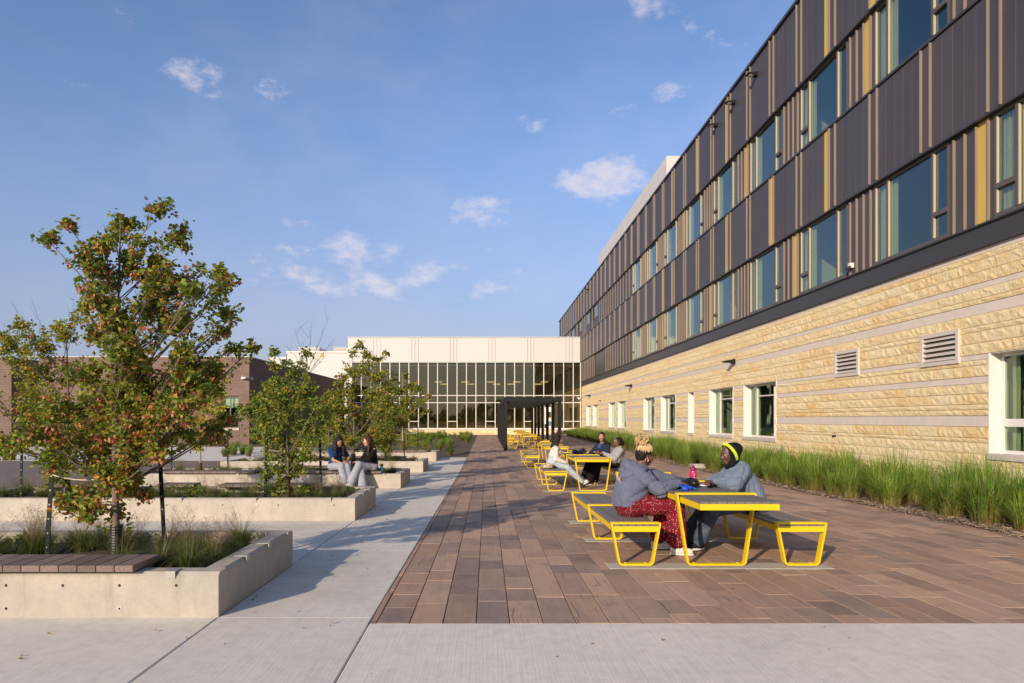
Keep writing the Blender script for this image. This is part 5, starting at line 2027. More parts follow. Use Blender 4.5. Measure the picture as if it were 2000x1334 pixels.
for i, y0 in enumerate(PLY):
    xw = -6.2 if i == 0 else PX1+.3
    n = (46, 58, 46, 34, 28)[i]
    words = ['nearest', 'second', 'third', 'fourth', 'farthest'][i]
    for k in range(n):
        xx = gr_.uniform(xw, PX2-.30)
        yy = gr_.uniform(y0+.42, y0+PD-.30)
        if i == 0 and k == 0:
            xx, yy = -2.72, 5.72
        if i == 0 and k == 1:
            xx, yy = -2.58, 6.0
        if i == 0 and k == 2:
            xx, yy = -2.45, 5.62
        if i == 0 and k == 3:
            xx, yy = -2.95, 6.35
        if i == 0 and k > 7 and abs(xx+3.34) < .24 and yy < 6.2:
            continue
        if i == 0 and 4 <= k <= 7:
            xx, yy = ((-2.38, 6.28), (-2.33, 5.85), (-3.05, 5.70), (-2.62, 6.45))[k-4]
        u = gr_.random()*(.79 if i == 0 and k < 8 else 1)
        s = gr_.uniform(.8, 1.15)*(.86 if i else .9)
        if u < .80:
            clump(gr_.choice(FINE), 'grass_tuft', 'fine grass tuft %s in the %s planter' % (where(xx, yy, y0, i), words), 'grass tuft', 'fine grass tufts in the %s planter' % words, xx, yy, SOIL[i]-.02, s, gr_.uniform(0, 6.28))
        else:
            clump(gr_.choice(LEAFY), 'low_plant', 'low leafy plant %s in the %s planter' % (where(xx, yy, y0, i), words), 'plant', 'low leafy plants in the %s planter' % words, xx, yy, SOIL[i]-.02, s, gr_.uniform(0, 6.28))
# meadow bed beyond the last planter
def spot(x, y):
    a = 'beside the pavers' if x > -2.6 else 'just behind the last planter' if y < 34 and x < -2.6 else 'toward the brick building' if x < -9 else 'in the middle'
    b = 'near edge' if y < 36 else 'far edge' if y > 52 else 'centre'
    return '%s, on the %s' % (a, b)
for k in range(210):
    yy = 30.0+32*gr_.random()**1.25
    xx = gr_.uniform(-13.6, -1.25)
    if yy > 58 and gr_.random() < .4:
        continue
    u = gr_.random()
    if u < .62:
        clump(gr_.choice(TALL), 'meadow_grass_clump', 'green grass clump %s of the meadow bed' % spot(xx, yy), 'ornamental grass', 'grass clumps of the meadow bed', xx, yy, gz(yy)-.02, gr_.uniform(.55, .8), gr_.uniform(0, 6.28), gr_.uniform(.48, .72))
    else:
        clump(gr_.choice(FLOW), 'flowering_plant', 'low flowering plant %s of the meadow bed' % spot(xx, yy), 'plant', 'flowering plants of the meadow bed', xx, yy, gz(yy)-.02, gr_.uniform(.9, 1.4), gr_.uniform(0, 6.28))
for k in range(26):
    xx = XB-.3-gr_.random()*16
    yy = gr_.uniform(39.5, 41.4)
    if d0-.5 < xx < d1+.6 and yy > 40.5:
        continue
    clump(gr_.choice(TALL), 'foundation_grass', 'green grass clump growing at the foot of the brown brick wall', 'ornamental grass', 'grass clumps before the brick building', xx, yy, gz(yy)-.03, gr_.uniform(.9, 1.25), gr_.uniform(0, 6.28), gr_.uniform(.8, 1.05))
clump(TALL[1], 'foundation_grass', 'large green grass clump at the left edge beside the pale path', 'ornamental grass', None, wx(18, 27.9), 27.9, gz(27.9)-.03, 1.25, 1.0, 1.1)
fl = MB()
fr_ = random.Random(77)
for k in range(260):                      # leaves and bits blown on to the walk
    if fr_.random() < .6:
        x_, y_ = PX2+abs(fr_.gauss(0, .35)), fr_.uniform(5, 24)
    else:
        x_, y_ = fr_.uniform(-6, 3), 4.2+abs(fr_.gauss(0, 5))
    d_ = Vector((fr_.gauss(0, 1), fr_.gauss(0, 1), fr_.uniform(-.1, .3))).normalized()
    leaf(fl, Vector((x_, y_, gz(y_)+.006)), d_, fr_.uniform(.012, .034), fr_.choice([(.30, .16, .05), (.36, .24, .06), (.20, .10, .05), (.22, .20, .06)]), fr_, .5)
tag(fl.build('fallen_leaves', 'leaf'), 'small dry leaves blown over the walk and pavers', 'leaves', kind='stuff')
cb = tag(MB().bbox(-.27, .27, -.16, .16, -.05, .15, .012).build('concrete_block', 'strip', None, (7.32, 23.6, gz(23.6))), 'pale low concrete block at the edge of the mulch bed, right of the black scarf', 'concrete block')
# ================================================================== PEOPLE
# bodies and clothes are grown as smooth distance fields and skinned with surface nets
def smin(a, b, k):
    if k <= 0:
        return np.minimum(a, b)
    h = np.clip(.5+.5*(b-a)/k, 0, 1)
    return b+(a-b)*h-k*h*(1-h)

class Field:
    def __init__(s):
        s.p = []

    def cone(s, a, b, r1, r2, k=.02, sq=None):
        s.p.append(('c', np.array(a, float), np.array(b, float), r1, r2, k, sq))
        return s

    def ell(s, c, r, k=.02, rot=None):
        s.p.append(('e', np.array(c, float), np.array(r, float), k, np.array(rot) if rot is not None else None))
        return s

    def cut(s, n, d, k=.004):
        """remove everything on the positive side of the plane n.p = d"""
        s.p.append(('p', np.array(n, float), d, k))
        return s

    def chain(s, pts, rs, k=.02):
        for i in range(len(pts)-1):
            s.cone(pts[i], pts[i+1], rs[i], rs[i+1], k)
        return s

    def bounds(s):
        lo = np.full(3, 1e9)
        hi = np.full(3, -1e9)
        for q in s.p:
            if q[0] == 'c':
                r = max(q[3], q[4])
                lo = np.minimum(lo, np.minimum(q[1], q[2])-r)
                hi = np.maximum(hi, np.maximum(q[1], q[2])+r)
            elif q[0] == 'e':
                r = q[2].max()
                lo = np.minimum(lo, q[1]-r)
                hi = np.maximum(hi, q[1]+r)
        return lo, hi

    def mesh(s, name, mat, h, wr=0.0, wseed=0):
        lo, hi = s.bounds()
        lo -= 3*h+wr
        hi += 3*h+wr
        n = np.ceil((hi-lo)/h).astype(int)+1
        X = lo[0]+h*np.arange(n[0])
        Y = lo[1]+h*np.arange(n[1])
        Z = lo[2]+h*np.arange(n[2])
        V = np.full(n, .5, np.float32)
        for q in s.p:
            if q[0] == 'p':
                d = (X[:, None, None]*q[1][0]+Y[None, :, None]*q[1][1]+Z[None, None, :]*q[1][2])-q[2]
                V = -smin(-V, -d.astype(np.float32), q[3])
                continue
            if q[0] == 'c':
                r = max(q[3], q[4])
                l, u = np.minimum(q[1], q[2])-r, np.maximum(q[1], q[2])+r
                k = q[5]
            else:
                r = q[2].max()
                l, u = q[1]-r, q[1]+r
                k = q[3]
            m = k+.045
            i0 = np.clip(np.floor((l-m-lo)/h).astype(int), 0, n-1)
            i1 = np.clip(np.ceil((u+m-lo)/h).astype(int)+1, 1, n)
            x = X[i0[0]:i1[0], None, None]
            y = Y[None, i0[1]:i1[1], None]
            z = Z[None, None, i0[2]:i1[2]]
            if q[0] == 'c':
                a, b = q[1], q[2]
                ba = b-a
                L2 = max(1e-9, float(ba@ba))
                t = np.clip(((x-a[0])*ba[0]+(y-a[1])*ba[1]+(z-a[2])*ba[2])/L2, 0, 1)
                d = np.sqrt((x-a[0]-t*ba[0])**2+(y-a[1]-t*ba[1])**2+(z-a[2]-t*ba[2])**2)-(q[3]+(q[4]-q[3])*t)
            else:
                px, py, pz = x-q[1][0]+0*y+0*z, y-q[1][1]+0*x+0*z, z-q[1][2]+0*x+0*y
                if q[4] is not None:
                    M = q[4]
                    px, py, pz = (M[0, 0]*px+M[1, 0]*py+M[2, 0]*pz, M[0, 1]*px+M[1, 1]*py+M[2, 1]*pz, M[0, 2]*px+M[1, 2]*py+M[2, 2]*pz)
                k0 = np.sqrt((px/q[2][0])**2+(py/q[2][1])**2+(pz/q[2][2])**2)
                d = (k0-1)*q[2].min()
            sub = V[i0[0]:i1[0], i0[1]:i1[1], i0[2]:i1[2]]
            V[i0[0]:i1[0], i0[1]:i1[1], i0[2]:i1[2]] = smin(sub, d.astype(np.float32), k)
        if wr:
            x, y, z = X[:, None, None], Y[None, :, None], Z[None, None, :]
            rs = np.random.RandomState(wseed)
            w = 0
            for f in (19, 27, 38, 52):
                a = rs.normal(size=3)
                a[2] *= 1.5
                a /= np.linalg.norm(a)
                b = rs.normal(size=3)*9
                c = 1-np.abs(np.sin(.5*f*(a[0]*x+a[1]*y+a[2]*z)+1.6*np.sin(b[0]*x+b[1]*y+b[2]*z)+rs.uniform(0, 6)))
                g = .5+.5*np.sin(b[1]*x+b[2]*y+b[0]*z+rs.uniform(0, 6))
                w = w+(c*c*c*2.2-.5)*g*(24.0/f)
            V = V+(wr*w).astype(np.float32)
        return nets(V, lo, h, name, mat)

def nets(V, lo, h, name, mat):
    S = V < 0
    nx, ny, nz = V.shape
    c = S[:-1, :-1, :-1].astype(np.int8)
    cnt = np.zeros((nx-1, ny-1, nz-1), np.int8)
    offs = [(i, j, k) for i in (0, 1) for j in (0, 1) for k in (0, 1)]
    for (i, j, k) in offs:
        cnt += S[i:nx-1+i, j:ny-1+j, k:nz-1+k]
    I = np.argwhere((cnt > 0) & (cnt < 8))
    vid = np.full((nx-1, ny-1, nz-1), -1, np.int64)
    vid[I[:, 0], I[:, 1], I[:, 2]] = np.arange(len(I))
    val = {o: V[I[:, 0]+o[0], I[:, 1]+o[1], I[:, 2]+o[2]] for o in offs}
    P = np.zeros((len(I), 3))
    N = np.zeros(len(I))
    for a in offs:
        for ax in range(3):
            if a[ax] == 0:
                b = list(a)
                b[ax] = 1
                va, vb = val[a], val[tuple(b)]
                cr = (va < 0) != (vb < 0)
                t = np.where(cr, va/np.where(cr, va-vb, 1), 0)
                for q in range(3):
                    P[:, q] += np.where(cr, a[q]+(t if q == ax else 0), 0)
                N += cr
    P = (P/N[:, None]+I)*h+lo
    F = []
    for ax in range(3):
        sl0 = [slice(None)]*3
        sl1 = [slice(None)]*3
        sl0[ax] = slice(0, -1)
        sl1[ax] = slice(1, None)
        ch = S[tuple(sl0)] != S[tuple(sl1)]
        E = np.argwhere(ch)
        o1, o2 = [(1, 2), (2, 0), (0, 1)][ax]
        ok = (E[:, o1] > 0) & (E[:, o2] > 0) & (E[:, o1] < V.shape[o1]-1) & (E[:, o2] < V.shape[o2]-1)
        E = E[ok]
        ins = S[E[:, 0], E[:, 1], E[:, 2]]
        def cell(d1, d2):
            Q = E.copy()
            Q[:, o1] += d1
            Q[:, o2] += d2
            return vid[Q[:, 0], Q[:, 1], Q[:, 2]]
        quad = np.stack([cell(-1, -1), cell(0, -1), cell(0, 0), cell(-1, 0)], 1)
        quad[~ins] = quad[~ins][:, ::-1]
        F.append(quad)
    F = np.concatenate(F)
    F = F[(F >= 0).all(1)]
    me = bpy.data.meshes.new(name)
    me.vertices.add(len(P))
    me.vertices.foreach_set('co', P.ravel())
    me.loops.add(F.size)
    me.loops.foreach_set('vertex_index', F.ravel().astype(np.int32))
    me.polygons.add(len(F))
    me.polygons.foreach_set('loop_start', np.arange(0, F.size, 4, dtype=np.int32))
    me.polygons.foreach_set('loop_total', np.full(len(F), 4, np.int32))
    me.polygons.foreach_set('use_smooth', np.ones(len(F), bool))
    me.update(calc_edges=True)
    me.validate()
    me.materials.append(MATS[mat])
    return me

A = lambda *v: np.array(v, float)
def unit(v):
    v = np.array(v, float)
    return v/np.linalg.norm(v)
def ik(a, b, l1, l2, hint):
    a, b = np.array(a, float), np.array(b, float)
    d = np.linalg.norm(b-a)
    d = min(d, (l1+l2)*.998)
    u = (b-a)/np.linalg.norm(b-a)
    x = (d*d+l1*l1-l2*l2)/(2*d)
    hh = math.sqrt(max(1e-6, l1*l1-x*x))
    hint = np.array(hint, float)
    n = hint-u*(hint@u)
    n = n/np.linalg.norm(n)
    return a+u*x+n*hh

def frame3(f, up=(0, 0, 1)):
    """columns: forward, left, up"""
    f = unit(f)
    l = unit(np.cross(up, f))
    u = np.cross(f, l)
    return np.stack([f, l, u], 1)

class Fig:
    """a seated figure: joints in world space around a base point"""
    def __init__(s, name, label, base, J, skin, lips, h=.009, build=1.0, fingers=True, face=True, group=None):
        s.t = thing(name, label, 'person', base, 0, group)
        s.b = np.array(base, float)
        s.J = J
        s.skin, s.lips = skin, lips
        s.h = h
        s.k = build
        s.fingers = fingers
        f = unit(J['face'])
        s.HM = frame3(f, J.get('up', (0, 0, 1)))
        J = s.J
        bf = unit(np.array([J['fwd'][0], J['fwd'][1], 0.0]))
        s.fw = bf
        s.lt = np.cross((0, 0, 1), bf)
        sw = J.get('sw', .165)*(.5+.5*build)
        hw = .088*build
        C, P = np.array(J['C']), np.array(J['P'])
        tw = J.get('twist', 0)
        ca, sa = math.cos(tw), math.sin(tw)
        sl = np.array([s.lt[0]*ca-s.lt[1]*sa, s.lt[0]*sa+s.lt[1]*ca, 0])
        s.sl = sl
        s.S = {'l': C+sl*sw, 'r': C-sl*sw}
        s.Hp = {'l': P+s.lt*hw, 'r': P-s.lt*hw}
        s.E, s.W, s.K, s.A, s.T = {}, {}, {}, {}, {}
        for q in 'lr':
            s.W[q] = np.array(J['w'+q], float)
            s.E[q] = np.array(J['e'+q], float) if 'e'+q in J else ik(s.S[q], s.W[q], .27, .245, J.get('eh'+q, (0, 0, -1)))
            s.A[q] = np.array(J['a'+q], float)
            s.K[q] = np.array(J['k'+q], float) if 'k'+q in J else ik(s.Hp[q], s.A[q], .42, .42, J.get('kh'+q, bf+np.array([0, 0, 1])))
            s.T[q] = unit(J.get('t'+q, bf))

    def L(s, p):
        return np.array(p)-s.b

    def part(s, name, F, mat, h=None, wr=0.0, seed=0):
        me = F.mesh(name, mat, h or s.h, wr, seed)
        return link(name, me, s.t)

    def head_pt(s, f, l, u):
        return s.L(s.J['H'])+s.HM @ A(f, l, u)

    def body(s):
        F = Field()
        k = s.k
        L = s.L
        C, P = L(s.J['C']), L(s.J['P'])
        mid = C*.45+P*.55
        F.cone(L(s.Hp['l']), L(s.Hp['r']), .10*k, .10*k, .05)
        F.cone(P, mid, .115*k, .105*k, .05)
        F.cone(mid, C-A(0, 0, .08), .105*k, .115*k, .05)
        F.cone(L(s.S['l'])-A(0, 0, .02), L(s.S['r'])-A(0, 0, .02), .055, .055, .05)
        nb = C+A(0, 0, .02)
        Hc = L(s.J['H'])
        F.cone(nb, Hc+s.HM @ A(-.015, 0, -.075), .055, .046, .03)
        for q in 'lr':
            F.chain([L(s.S[q]), L(s.E[q]), L(s.W[q])], [.046, .037, .026], .02)
            F.chain([L(s.Hp[q]), L(s.K[q])], [.085*k, .055*k], .03)
            F.chain([L(s.K[q]), vlerp(L(s.K[q]), L(s.A[q]), .35), L(s.A[q])], [.053*k, .05*k, .033], .02)
            F.cone(L(s.A[q])-A(0, 0, .02)-s.T[q]*.03, L(s.A[q])+s.T[q]*.13-A(0, 0, .045), .032, .022, .02)
        # head
        M = s.HM
        F.ell(Hc+M @ A(-.012, 0, .028), (.094, .074, .090), .02, M)
        F.ell(Hc+M @ A(.022, 0, -.030), (.066, .060, .082), .03, M)
        F.cone(Hc+M @ A(.062, .014, -.092), Hc+M @ A(.062, -.014, -.092), .020, .020, .022)
        F.cone(Hc+M @ A(.082, 0, .012), Hc+M @ A(.100, 0, -.030), .0095, .0125, .010)
        F.cone(Hc+M @ A(.090, .012, -.034), Hc+M @ A(.090, -.012, -.034), .0085, .0085, .008)
        F.cone(Hc+M @ A(.078, .030, .030), Hc+M @ A(.078, -.030, .030), .012, .012, .014)
        F.ell(Hc+M @ A(.066, .042, -.022), (.022, .02, .022), .02)
        F.ell(Hc+M @ A(.066, -.042, -.022), (.022, .02, .022), .02)
        F.cone(Hc+M @ A(.083, .016, -.060), Hc+M @ A(.083, -.016, -.060), .0085, .0085, .007)
        F.cone(Hc+M @ A(.080, .014, -.072), Hc+M @ A(.080, -.014, -.072), .0095, .0095, .007)
        for sg in (1, -1):
            F.ell(Hc+M @ A(-.008, sg*.074, -.005), (.020, .009, .031), .006, M)
        # hands
        for q in 'lr':
            s.hand(F, q)
        return s.part('body', F, s.skin)

    def hand(s, F, q):
        W = s.L(s.W[q])
        E = s.L(s.E[q])
        d = unit(s.J.get('hd'+q, W-E))
        n = unit(s.J.get('hn'+q, (0, 0, -1)))          # palm faces this way
        n = unit(n-d*(n@d))
        side = np.cross(n, d)*(1 if q == 'l' else -1)   # towards the thumb
        pc = W+d*.048
        F.cone(W, W+d*.02, .027, .028, .015)
        F.cone(W+d*.022+side*.018, W+d*.078+side*.026, .016, .013, .012)
        F.cone(W+d*.022-side*.016, W+d*.074-side*.026, .016, .012, .012)
        F.cone(W+d*.022, W+d*.078, .017, .014, .012)
        curl = s.J.get('curl'+q, .5)
        for i, (o, ln) in enumerate(((.029, .070), (.010, .079), (-.010, .073), (-.028, .058))):
            p0 = W+d*.074+side*o*.95
            a1 = curl*.55
            d1 = d*math.cos(a1)+n*math.sin(a1)
            a2 = curl*1.25
            d2 = d*math.cos(a2)+n*math.sin(a2)
            a3 = curl*1.8
            d3 = d*math.cos(a3)+n*math.sin(a3)
            p1 = p0+(d1+side*o*1.6)*ln*.45
            p2 = p1+d2*ln*.32
            p3 = p2+d3*ln*.23
            rr = .0092 if i < 3 else .0078
            F.chain([p0, p1, p2, p3], [rr+.0008, rr, rr-.001, rr-.002], .004)
        t0 = W+d*.028+side*.024
        t1 = t0+unit(side*.75+d*.6+n*.25)*.038
        t2 = t1+unit(side*.25+d*.9+n*.3)*.032
        F.chain([t0, t1, t2], [.014, .0105, .0085], .006)

    def face(s, glasses=False):
        M = s.HM
        H = s.L(s.J['H'])
        ev, ed, br = MB(), MB(), MB()
        R3 = Matrix([list(r) for r in M])
        for sg in (1, -1):
            c = H+M @ A(.076, sg*.030, .008)
            ev.ell(c, (.010, .013, .008), 10, 6, R3)
            c = H+M @ A(.084, sg*.030, .008)
            ed.ell(c, (.0035, .0065, .0065), 8, 5, R3)
            br.tube([H+M @ A(.086, sg*.014, .026), H+M @ A(.086, sg*.031, .031), H+M @ A(.074, sg*.047, .026)], [.0028, .0034, .0018], 5)
        ev.build('eyes', 'eye_white', s.t, smooth=True)
        ed.build('irises', 'eye_dark', s.t, smooth=True)
        br.build('eyebrows', 'hair_dark', s.t, smooth=True)
        li = MB()
        li.ell(H+M @ A(.0835, 0, -.0600), (.0095, .021, .0062), 12, 6, R3)
        li.ell(H+M @ A(.0815, 0, -.0710), (.0098, .018, .0072), 12, 6, R3)
        li.build('lips', s.lips, s.t, smooth=True)

    def torso(s, name, mat, pad=.022, k=1.0, hem=None, sleeve=1.0, cuff=True, extra=None, belly=0.0, wr=.004, seed=0, neck=.03, bust=.03):
        """jumper or shirt over the trunk and arms; sleeve: share of the arm that is covered"""
        F = Field()
        L = s.L
        kk = s.k
        C, P = L(s.J['C']), L(s.J['P'])
        mid = C*.42+P*.58
        hemz = hem if hem is not None else P[2]+.0
        low = vlerp(P, C, hemz) if hem is not None else P
        if hem is None or hem < .3:
            F.cone(L(s.Hp['l'])+A(0, 0, .05), L(s.Hp['r'])+A(0, 0, .05), .10*kk+pad, .10*kk+pad, .05)
        F.cone(low, mid, .115*kk+pad+belly, .112*kk+pad+belly, .05)
        F.cone(mid, C-A(0, 0, .07), .112*kk+pad+belly*.7, .118*kk+pad, .06)
        F.ell(C-A(0, 0, .10)+s.fw*.055, (.10*kk+pad, .13*kk+pad, .10), bust, frame3(s.fw))
        F.cone(vlerp(C, L(s.S['l']), .8)-A(0, 0, .02), vlerp(C, L(s.S['r']), .8)-A(0, 0, .02), .052+pad*.7, .052+pad*.7, .06)
        F.cone(C-A(0, 0, .01), C+A(0, 0, .03), .062+pad*.5, .05+pad*.3, .05)
        if hem is not None:
            ax = unit(C-P)
            F.cut(-ax, float(-ax @ low), .006)
        for q in 'lr':
            if sleeve > .5:
                f = (sleeve-.5)*2
                Wp = vlerp(L(s.E[q]), L(s.W[q]), f)
                F.chain([L(s.S[q])-A(0, 0, .02), L(s.E[q])], [.050+pad*.8, .044+pad], .03)
                F.cone(L(s.E[q]), Wp, .046+pad, .032+pad*(.9 if not cuff else .35), .03)
            else:
                f = sleeve*2
                F.cone(L(s.S[q]), vlerp(L(s.S[q]), L(s.E[q]), f), .054+pad, .048+pad, .03)
        if extra:
            extra(F)
        nb = C+A(0, 0, .02)
        return s.part(name, F, mat, None, wr, seed)

    def legs(s, mat, pad=.02, flare=.0, stop=.95, wr=.004, seed=1, name='trousers', top=True):
        F = Field()
        L = s.L
        k = s.k
        F.cone(L(s.Hp['l']), L(s.Hp['r']), .105*k+pad, .105*k+pad, .04)
        if top:
            F.cone(L(s.J['P']), vlerp(L(s.J['P']), L(s.J['C']), .32), .112*k+pad, .108*k+pad*.6, .04)
        for q in 'lr':
            a = vlerp(L(s.K[q]), L(s.A[q]), stop)
            F.cone(L(s.Hp[q]), L(s.K[q]), .088*k+pad, .060*k+pad, .035)
            F.cone(L(s.K[q]), a, .060*k+pad, .040*k+pad+flare, .025)
        for q in 'lr':
            ax = unit(L(s.A[q])-L(s.K[q]))
        return s.part(name, F, mat, None, wr, seed)

    def shoes(s, mat, sole='shoe_white', sock=None):
        for q in 'lr':
            F = Field()
            a, t = s.L(s.A[q]), s.T[q]
            dn = -unit(np.cross(np.cross(t, A(0, 0, 1)), t))
            dn = dn if dn[2] < 0 else -dn
            F.cone(a-t*.035+dn*.025, a+t*.05+dn*.028, .042, .045, .02)
            F.cone(a+t*.05+dn*.03, a+t*.135+dn*.038, .042, .033, .02)
            F.cone(a+A(0, 0, .0), a-t*.01+dn*.03, .041, .044, .02)
            F.cut(dn, float(dn @ (a+dn*.062)), .003)
            o = s.part('shoe', F, mat, min(s.h, .008))
            m = MB()
            sd_ = unit(np.cross(dn, t))
            n = 16
            ring = []
            for i in range(n):
                an = 2*math.pi*i/n
                ca, sa = math.cos(an), math.sin(an)
                w_ = .045 if ca > 0 else .040
                ring.append(a+t*(.05+.128*ca*(1 if ca < 0 else 1.0))+sd_*w_*sa*(1-.15*abs(ca)))
            vs = [tuple(p+dn*.056) for p in ring]+[tuple(p+dn*.078) for p in ring]
            m.add(vs, [tuple(range(n)), tuple(reversed(range(n, 2*n)))]+[(i, i+n, (i+1) % n+n, (i+1) % n) for i in range(n)])
            so = m.build('sole', sole, o, smooth=False)
            if sock:
                MB().tube([tuple(a+dn*.02), tuple(vlerp(a, s.L(s.K[q]), .22))], [.037, .042], 10).build('sock', sock, o, smooth=True)

    def cap_hair(s, F, th=.012, low=-.02, back=True):
        """hair over the skull, leaving the face free"""
        H, M = s.L(s.J['H']), s.HM
        F.ell(H+M @ A(-.022, 0, .034), (.092+th*.6, .076+th, .088+th), .01, M)
        F.ell(H+M @ A(-.050, 0, -.015), (.060, .068+th*.7, .075), .03, M)
        return F
    def face_cut(s, F, x=.062, tilt=.55):
        n = s.HM @ unit(A(1, 0, -tilt))
        H = s.L(s.J['H'])+s.HM @ A(x, 0, .045)
        F.cut(n, float(n @ H), .01)
        return F

def seat_base(x, y, z=None):
    return (x, y, gz(y) if z is None else z)

# ---- 1: grey-blue hoodie, red dotted trousers, blonde braided bun
p1 = Fig('person', 'person in a slate blue hoodie and red dotted trousers with a blonde braided bun', seat_base(1.62, 7.80),
         dict(P=(1.625, 7.80, .535), C=(1.71, 7.82, .905), H=(1.815, 7.83, 1.085), face=(1, .22, -.30), fwd=(1, .06), twist=.0, sw=.155,
              wr=(2.16, 7.70, .775), er=(1.93, 7.60, .705), wl=(2.20, 8.0, .775), ehl=(0, .4, -1), hdr=(1, .25, -.12), hdl=(1, -.2, -.1), curlr=.75, curll=.6,
              kr=(2.115, 7.66, .515), kl=(2.10, 7.98, .52), ar=(2.14, 7.66, .055), al=(2.0, 8.02, .055), tr=(1, -.22, -.02), tl=(1, .1, -.02)), 'skin_deep', 'lips_skin_deep', h=.007, build=1.16)
p1.body()
p1.face()
def hood(F):
    C = p1.L(p1.J['C'])
    F.cone(C+A(-.095, .075, .065), C+A(-.095, -.075, .065), .062, .062, .02)
    F.cone(C+A(-.135, .03, -.01), C+A(-.150, -.03, -.05), .055, .045, .03)
    F.cone(C+A(-.03, .085, .075), C+A(.045, .055, .045), .034, .026, .03)
    F.cone(C+A(-.03, -.085, .075), C+A(.045, -.055, .045), .034, .026, .03)
    P = p1.L(p1.J['P'])
    F.cone(P+A(-.02, .12, .045), P+A(-.02, -.12, .045), .125, .125, .05)
    F.cone(P+A(.06, .08, .055), P+A(.06, -.08, .055), .115, .115, .05)
    F.cut((0.12, 0, -1), 0.12*P[0]-(P[2]+.0), .012)
p1.torso('hoodie', 'hoodie', pad=.032, belly=.030, extra=hood, wr=.009, seed=4)
cu = MB()
for q in 'lr':
    W, E = p1.L(p1.W[q]), p1.L(p1.E[q])
    d = unit(W-E)
    cu.tube([tuple(W-d*.05), tuple(W-d*.005)], [.040, .036], 12)
cu.build('cuffs', 'hoodie', p1.t, smooth=True)
p1.legs('red_dots', pad=.026, flare=.034, stop=.80, wr=.008, seed=7)
p1.shoes('shoe_white', sock='sock')
MB().box(-.006, .0, -.10, .10, -.05, .08).build('back_print', 'cream_cloth', p1.t, tuple(p1.L(p1.J['C'])+A(-.205, -.02, -.15)))
F = Field()
p1.cap_hair(F, .010)
p1.face_cut(F, .050, .6)
p1.part('hair_roots', F, 'hair_dark')
hb = MB()
rr = random.Random(41)
HC = p1.L(p1.J['H'])
bc = HC+p1.HM @ A(-.085, 0, .138)
hb2 = MB()
for i in range(48):                                # looped braids of the bun
    n1 = Vector((rr.gauss(0, 1), rr.gauss(0, 1), rr.gauss(0, 1))).normalized()
    u = n1.orthogonal().normalized()
    w = n1.cross(u)
    r0 = rr.uniform(.050, .094)
    a0 = rr.uniform(0, 6.28)
    pts = []
    for k in range(9):
        a = a0+k*.42
        pts.append(tuple(Vector(bc)+(u*math.cos(a)+w*math.sin(a)*.9)*r0+n1*rr.uniform(-.012, .012)+n1*.02))
    (hb if i % 3 else hb2).tube(pts, rr.uniform(.006, .0095), 5)
for i in range(72):                                # braids drawn up from the hair line
    a = -3.0+6.0*i/71
    def sk(ph, g=1.05):
        return HC+p1.HM @ (A(-.022, 0, .034)+A(.098*math.cos(a)*math.cos(ph), .086*math.sin(a)*math.cos(ph), .098*math.sin(ph))*g)
    ph0 = .12+.50*max(0, math.cos(a))-.30*rr.random()
    hb.tube([tuple(sk(1.35, 1.10)), tuple(sk(.95, 1.08)), tuple(sk((.95+ph0)/2, 1.07)), tuple(sk(ph0))], [.0056, .0054, .0048, .0030], 5)
hb2.build('darker_braids', 'hair_honey', p1.t, smooth=True)
hb.build('braided_bun', 'hair_blonde', p1.t, smooth=True)
er = MB()
er.tube([tuple(HC+p1.HM @ A(-.005+.021*math.sin(a), -.084, -.058+.024*math.cos(a))) for a in np.linspace(0, 6.28, 13)], .004, 5)
er.tube([tuple(HC+p1.HM @ A(-.005+.013*math.sin(a), -.085, -.066+.014*math.cos(a))) for a in np.linspace(0, 6.28, 11)], .003, 5)
er.build('earring', 'gold', p1.t, smooth=True)
gl = MB()
for sg in (1, -1):
    gl.tube([tuple(HC+p1.HM @ A(.104, sg*.034+.026*math.sin(a), .006+.022*math.cos(a))) for a in np.linspace(0, 6.28, 15)], .0022, 5)
    gl.tube([tuple(HC+p1.HM @ A(.104, sg*.060, .012)), tuple(HC+p1.HM @ A(.0, sg*.082, .014))], .002, 5)
gl.tube([tuple(HC+p1.HM @ A(.106, .009, .010)), tuple(HC+p1.HM @ A(.106, -.009, .010))], .002, 5)
gl.build('glasses', 'black_metal', p1.t, smooth=True)

# ---- 2: black headscarf with neon band, blue sweatshirt
p2 = Fig('person', 'person in a faded blue sweatshirt and black headscarf with a neon yellow headband', seat_base(3.2, 8.05),
         dict(P=(3.10, 8.05, .535), C=(2.935, 7.99, .905), H=(2.825, 7.97, 1.085), face=(-1, -.30, -.16), fwd=(-1, -.05), sw=.155,
              wl=(2.66, 7.93, .768), el=(2.80, 7.74, .752), wr=(2.58, 7.92, .772), er=(2.72, 8.12, .752), hdl=(-.7, .75, 0), hdr=(-.5, -.8, .0), curll=.5, curlr=.5,
              kl=(2.62, 7.90, .445), kr=(2.62, 8.16, .46), al=(2.44, 7.90, .065), ar=(2.36, 8.16, .065), tl=(-1, -.1, -.02), tr=(-1, .05, -.02)), 'skin_dark', 'lips_skin_dark', h=.0072, build=1.0)
p2.body()
p2.face()
def bag2(F):
    C, P = p2.L(p2.J['C']), p2.L(p2.J['P'])
    F.cone(C+A(.03, .05, .015), C+A(.03, -.05, .015), .07, .07, .05)
    F.cone(P+A(-.02, .07, .04), P+A(-.02, -.07, .04), .125, .125, .05)
    F.cut((0, 0, -1), -(P[2]-.035), .012)
p2.torso('sweatshirt', 'blue_sweater', pad=.034, belly=.022, extra=bag2, wr=.009, seed=11)
p2.legs('dark_denim', pad=.020, flare=.022, stop=.93, wr=.005, seed=12)
p2.shoes('shoe_black')
H2, M2 = p2.L(p2.J['H']), p2.HM
F = Field()
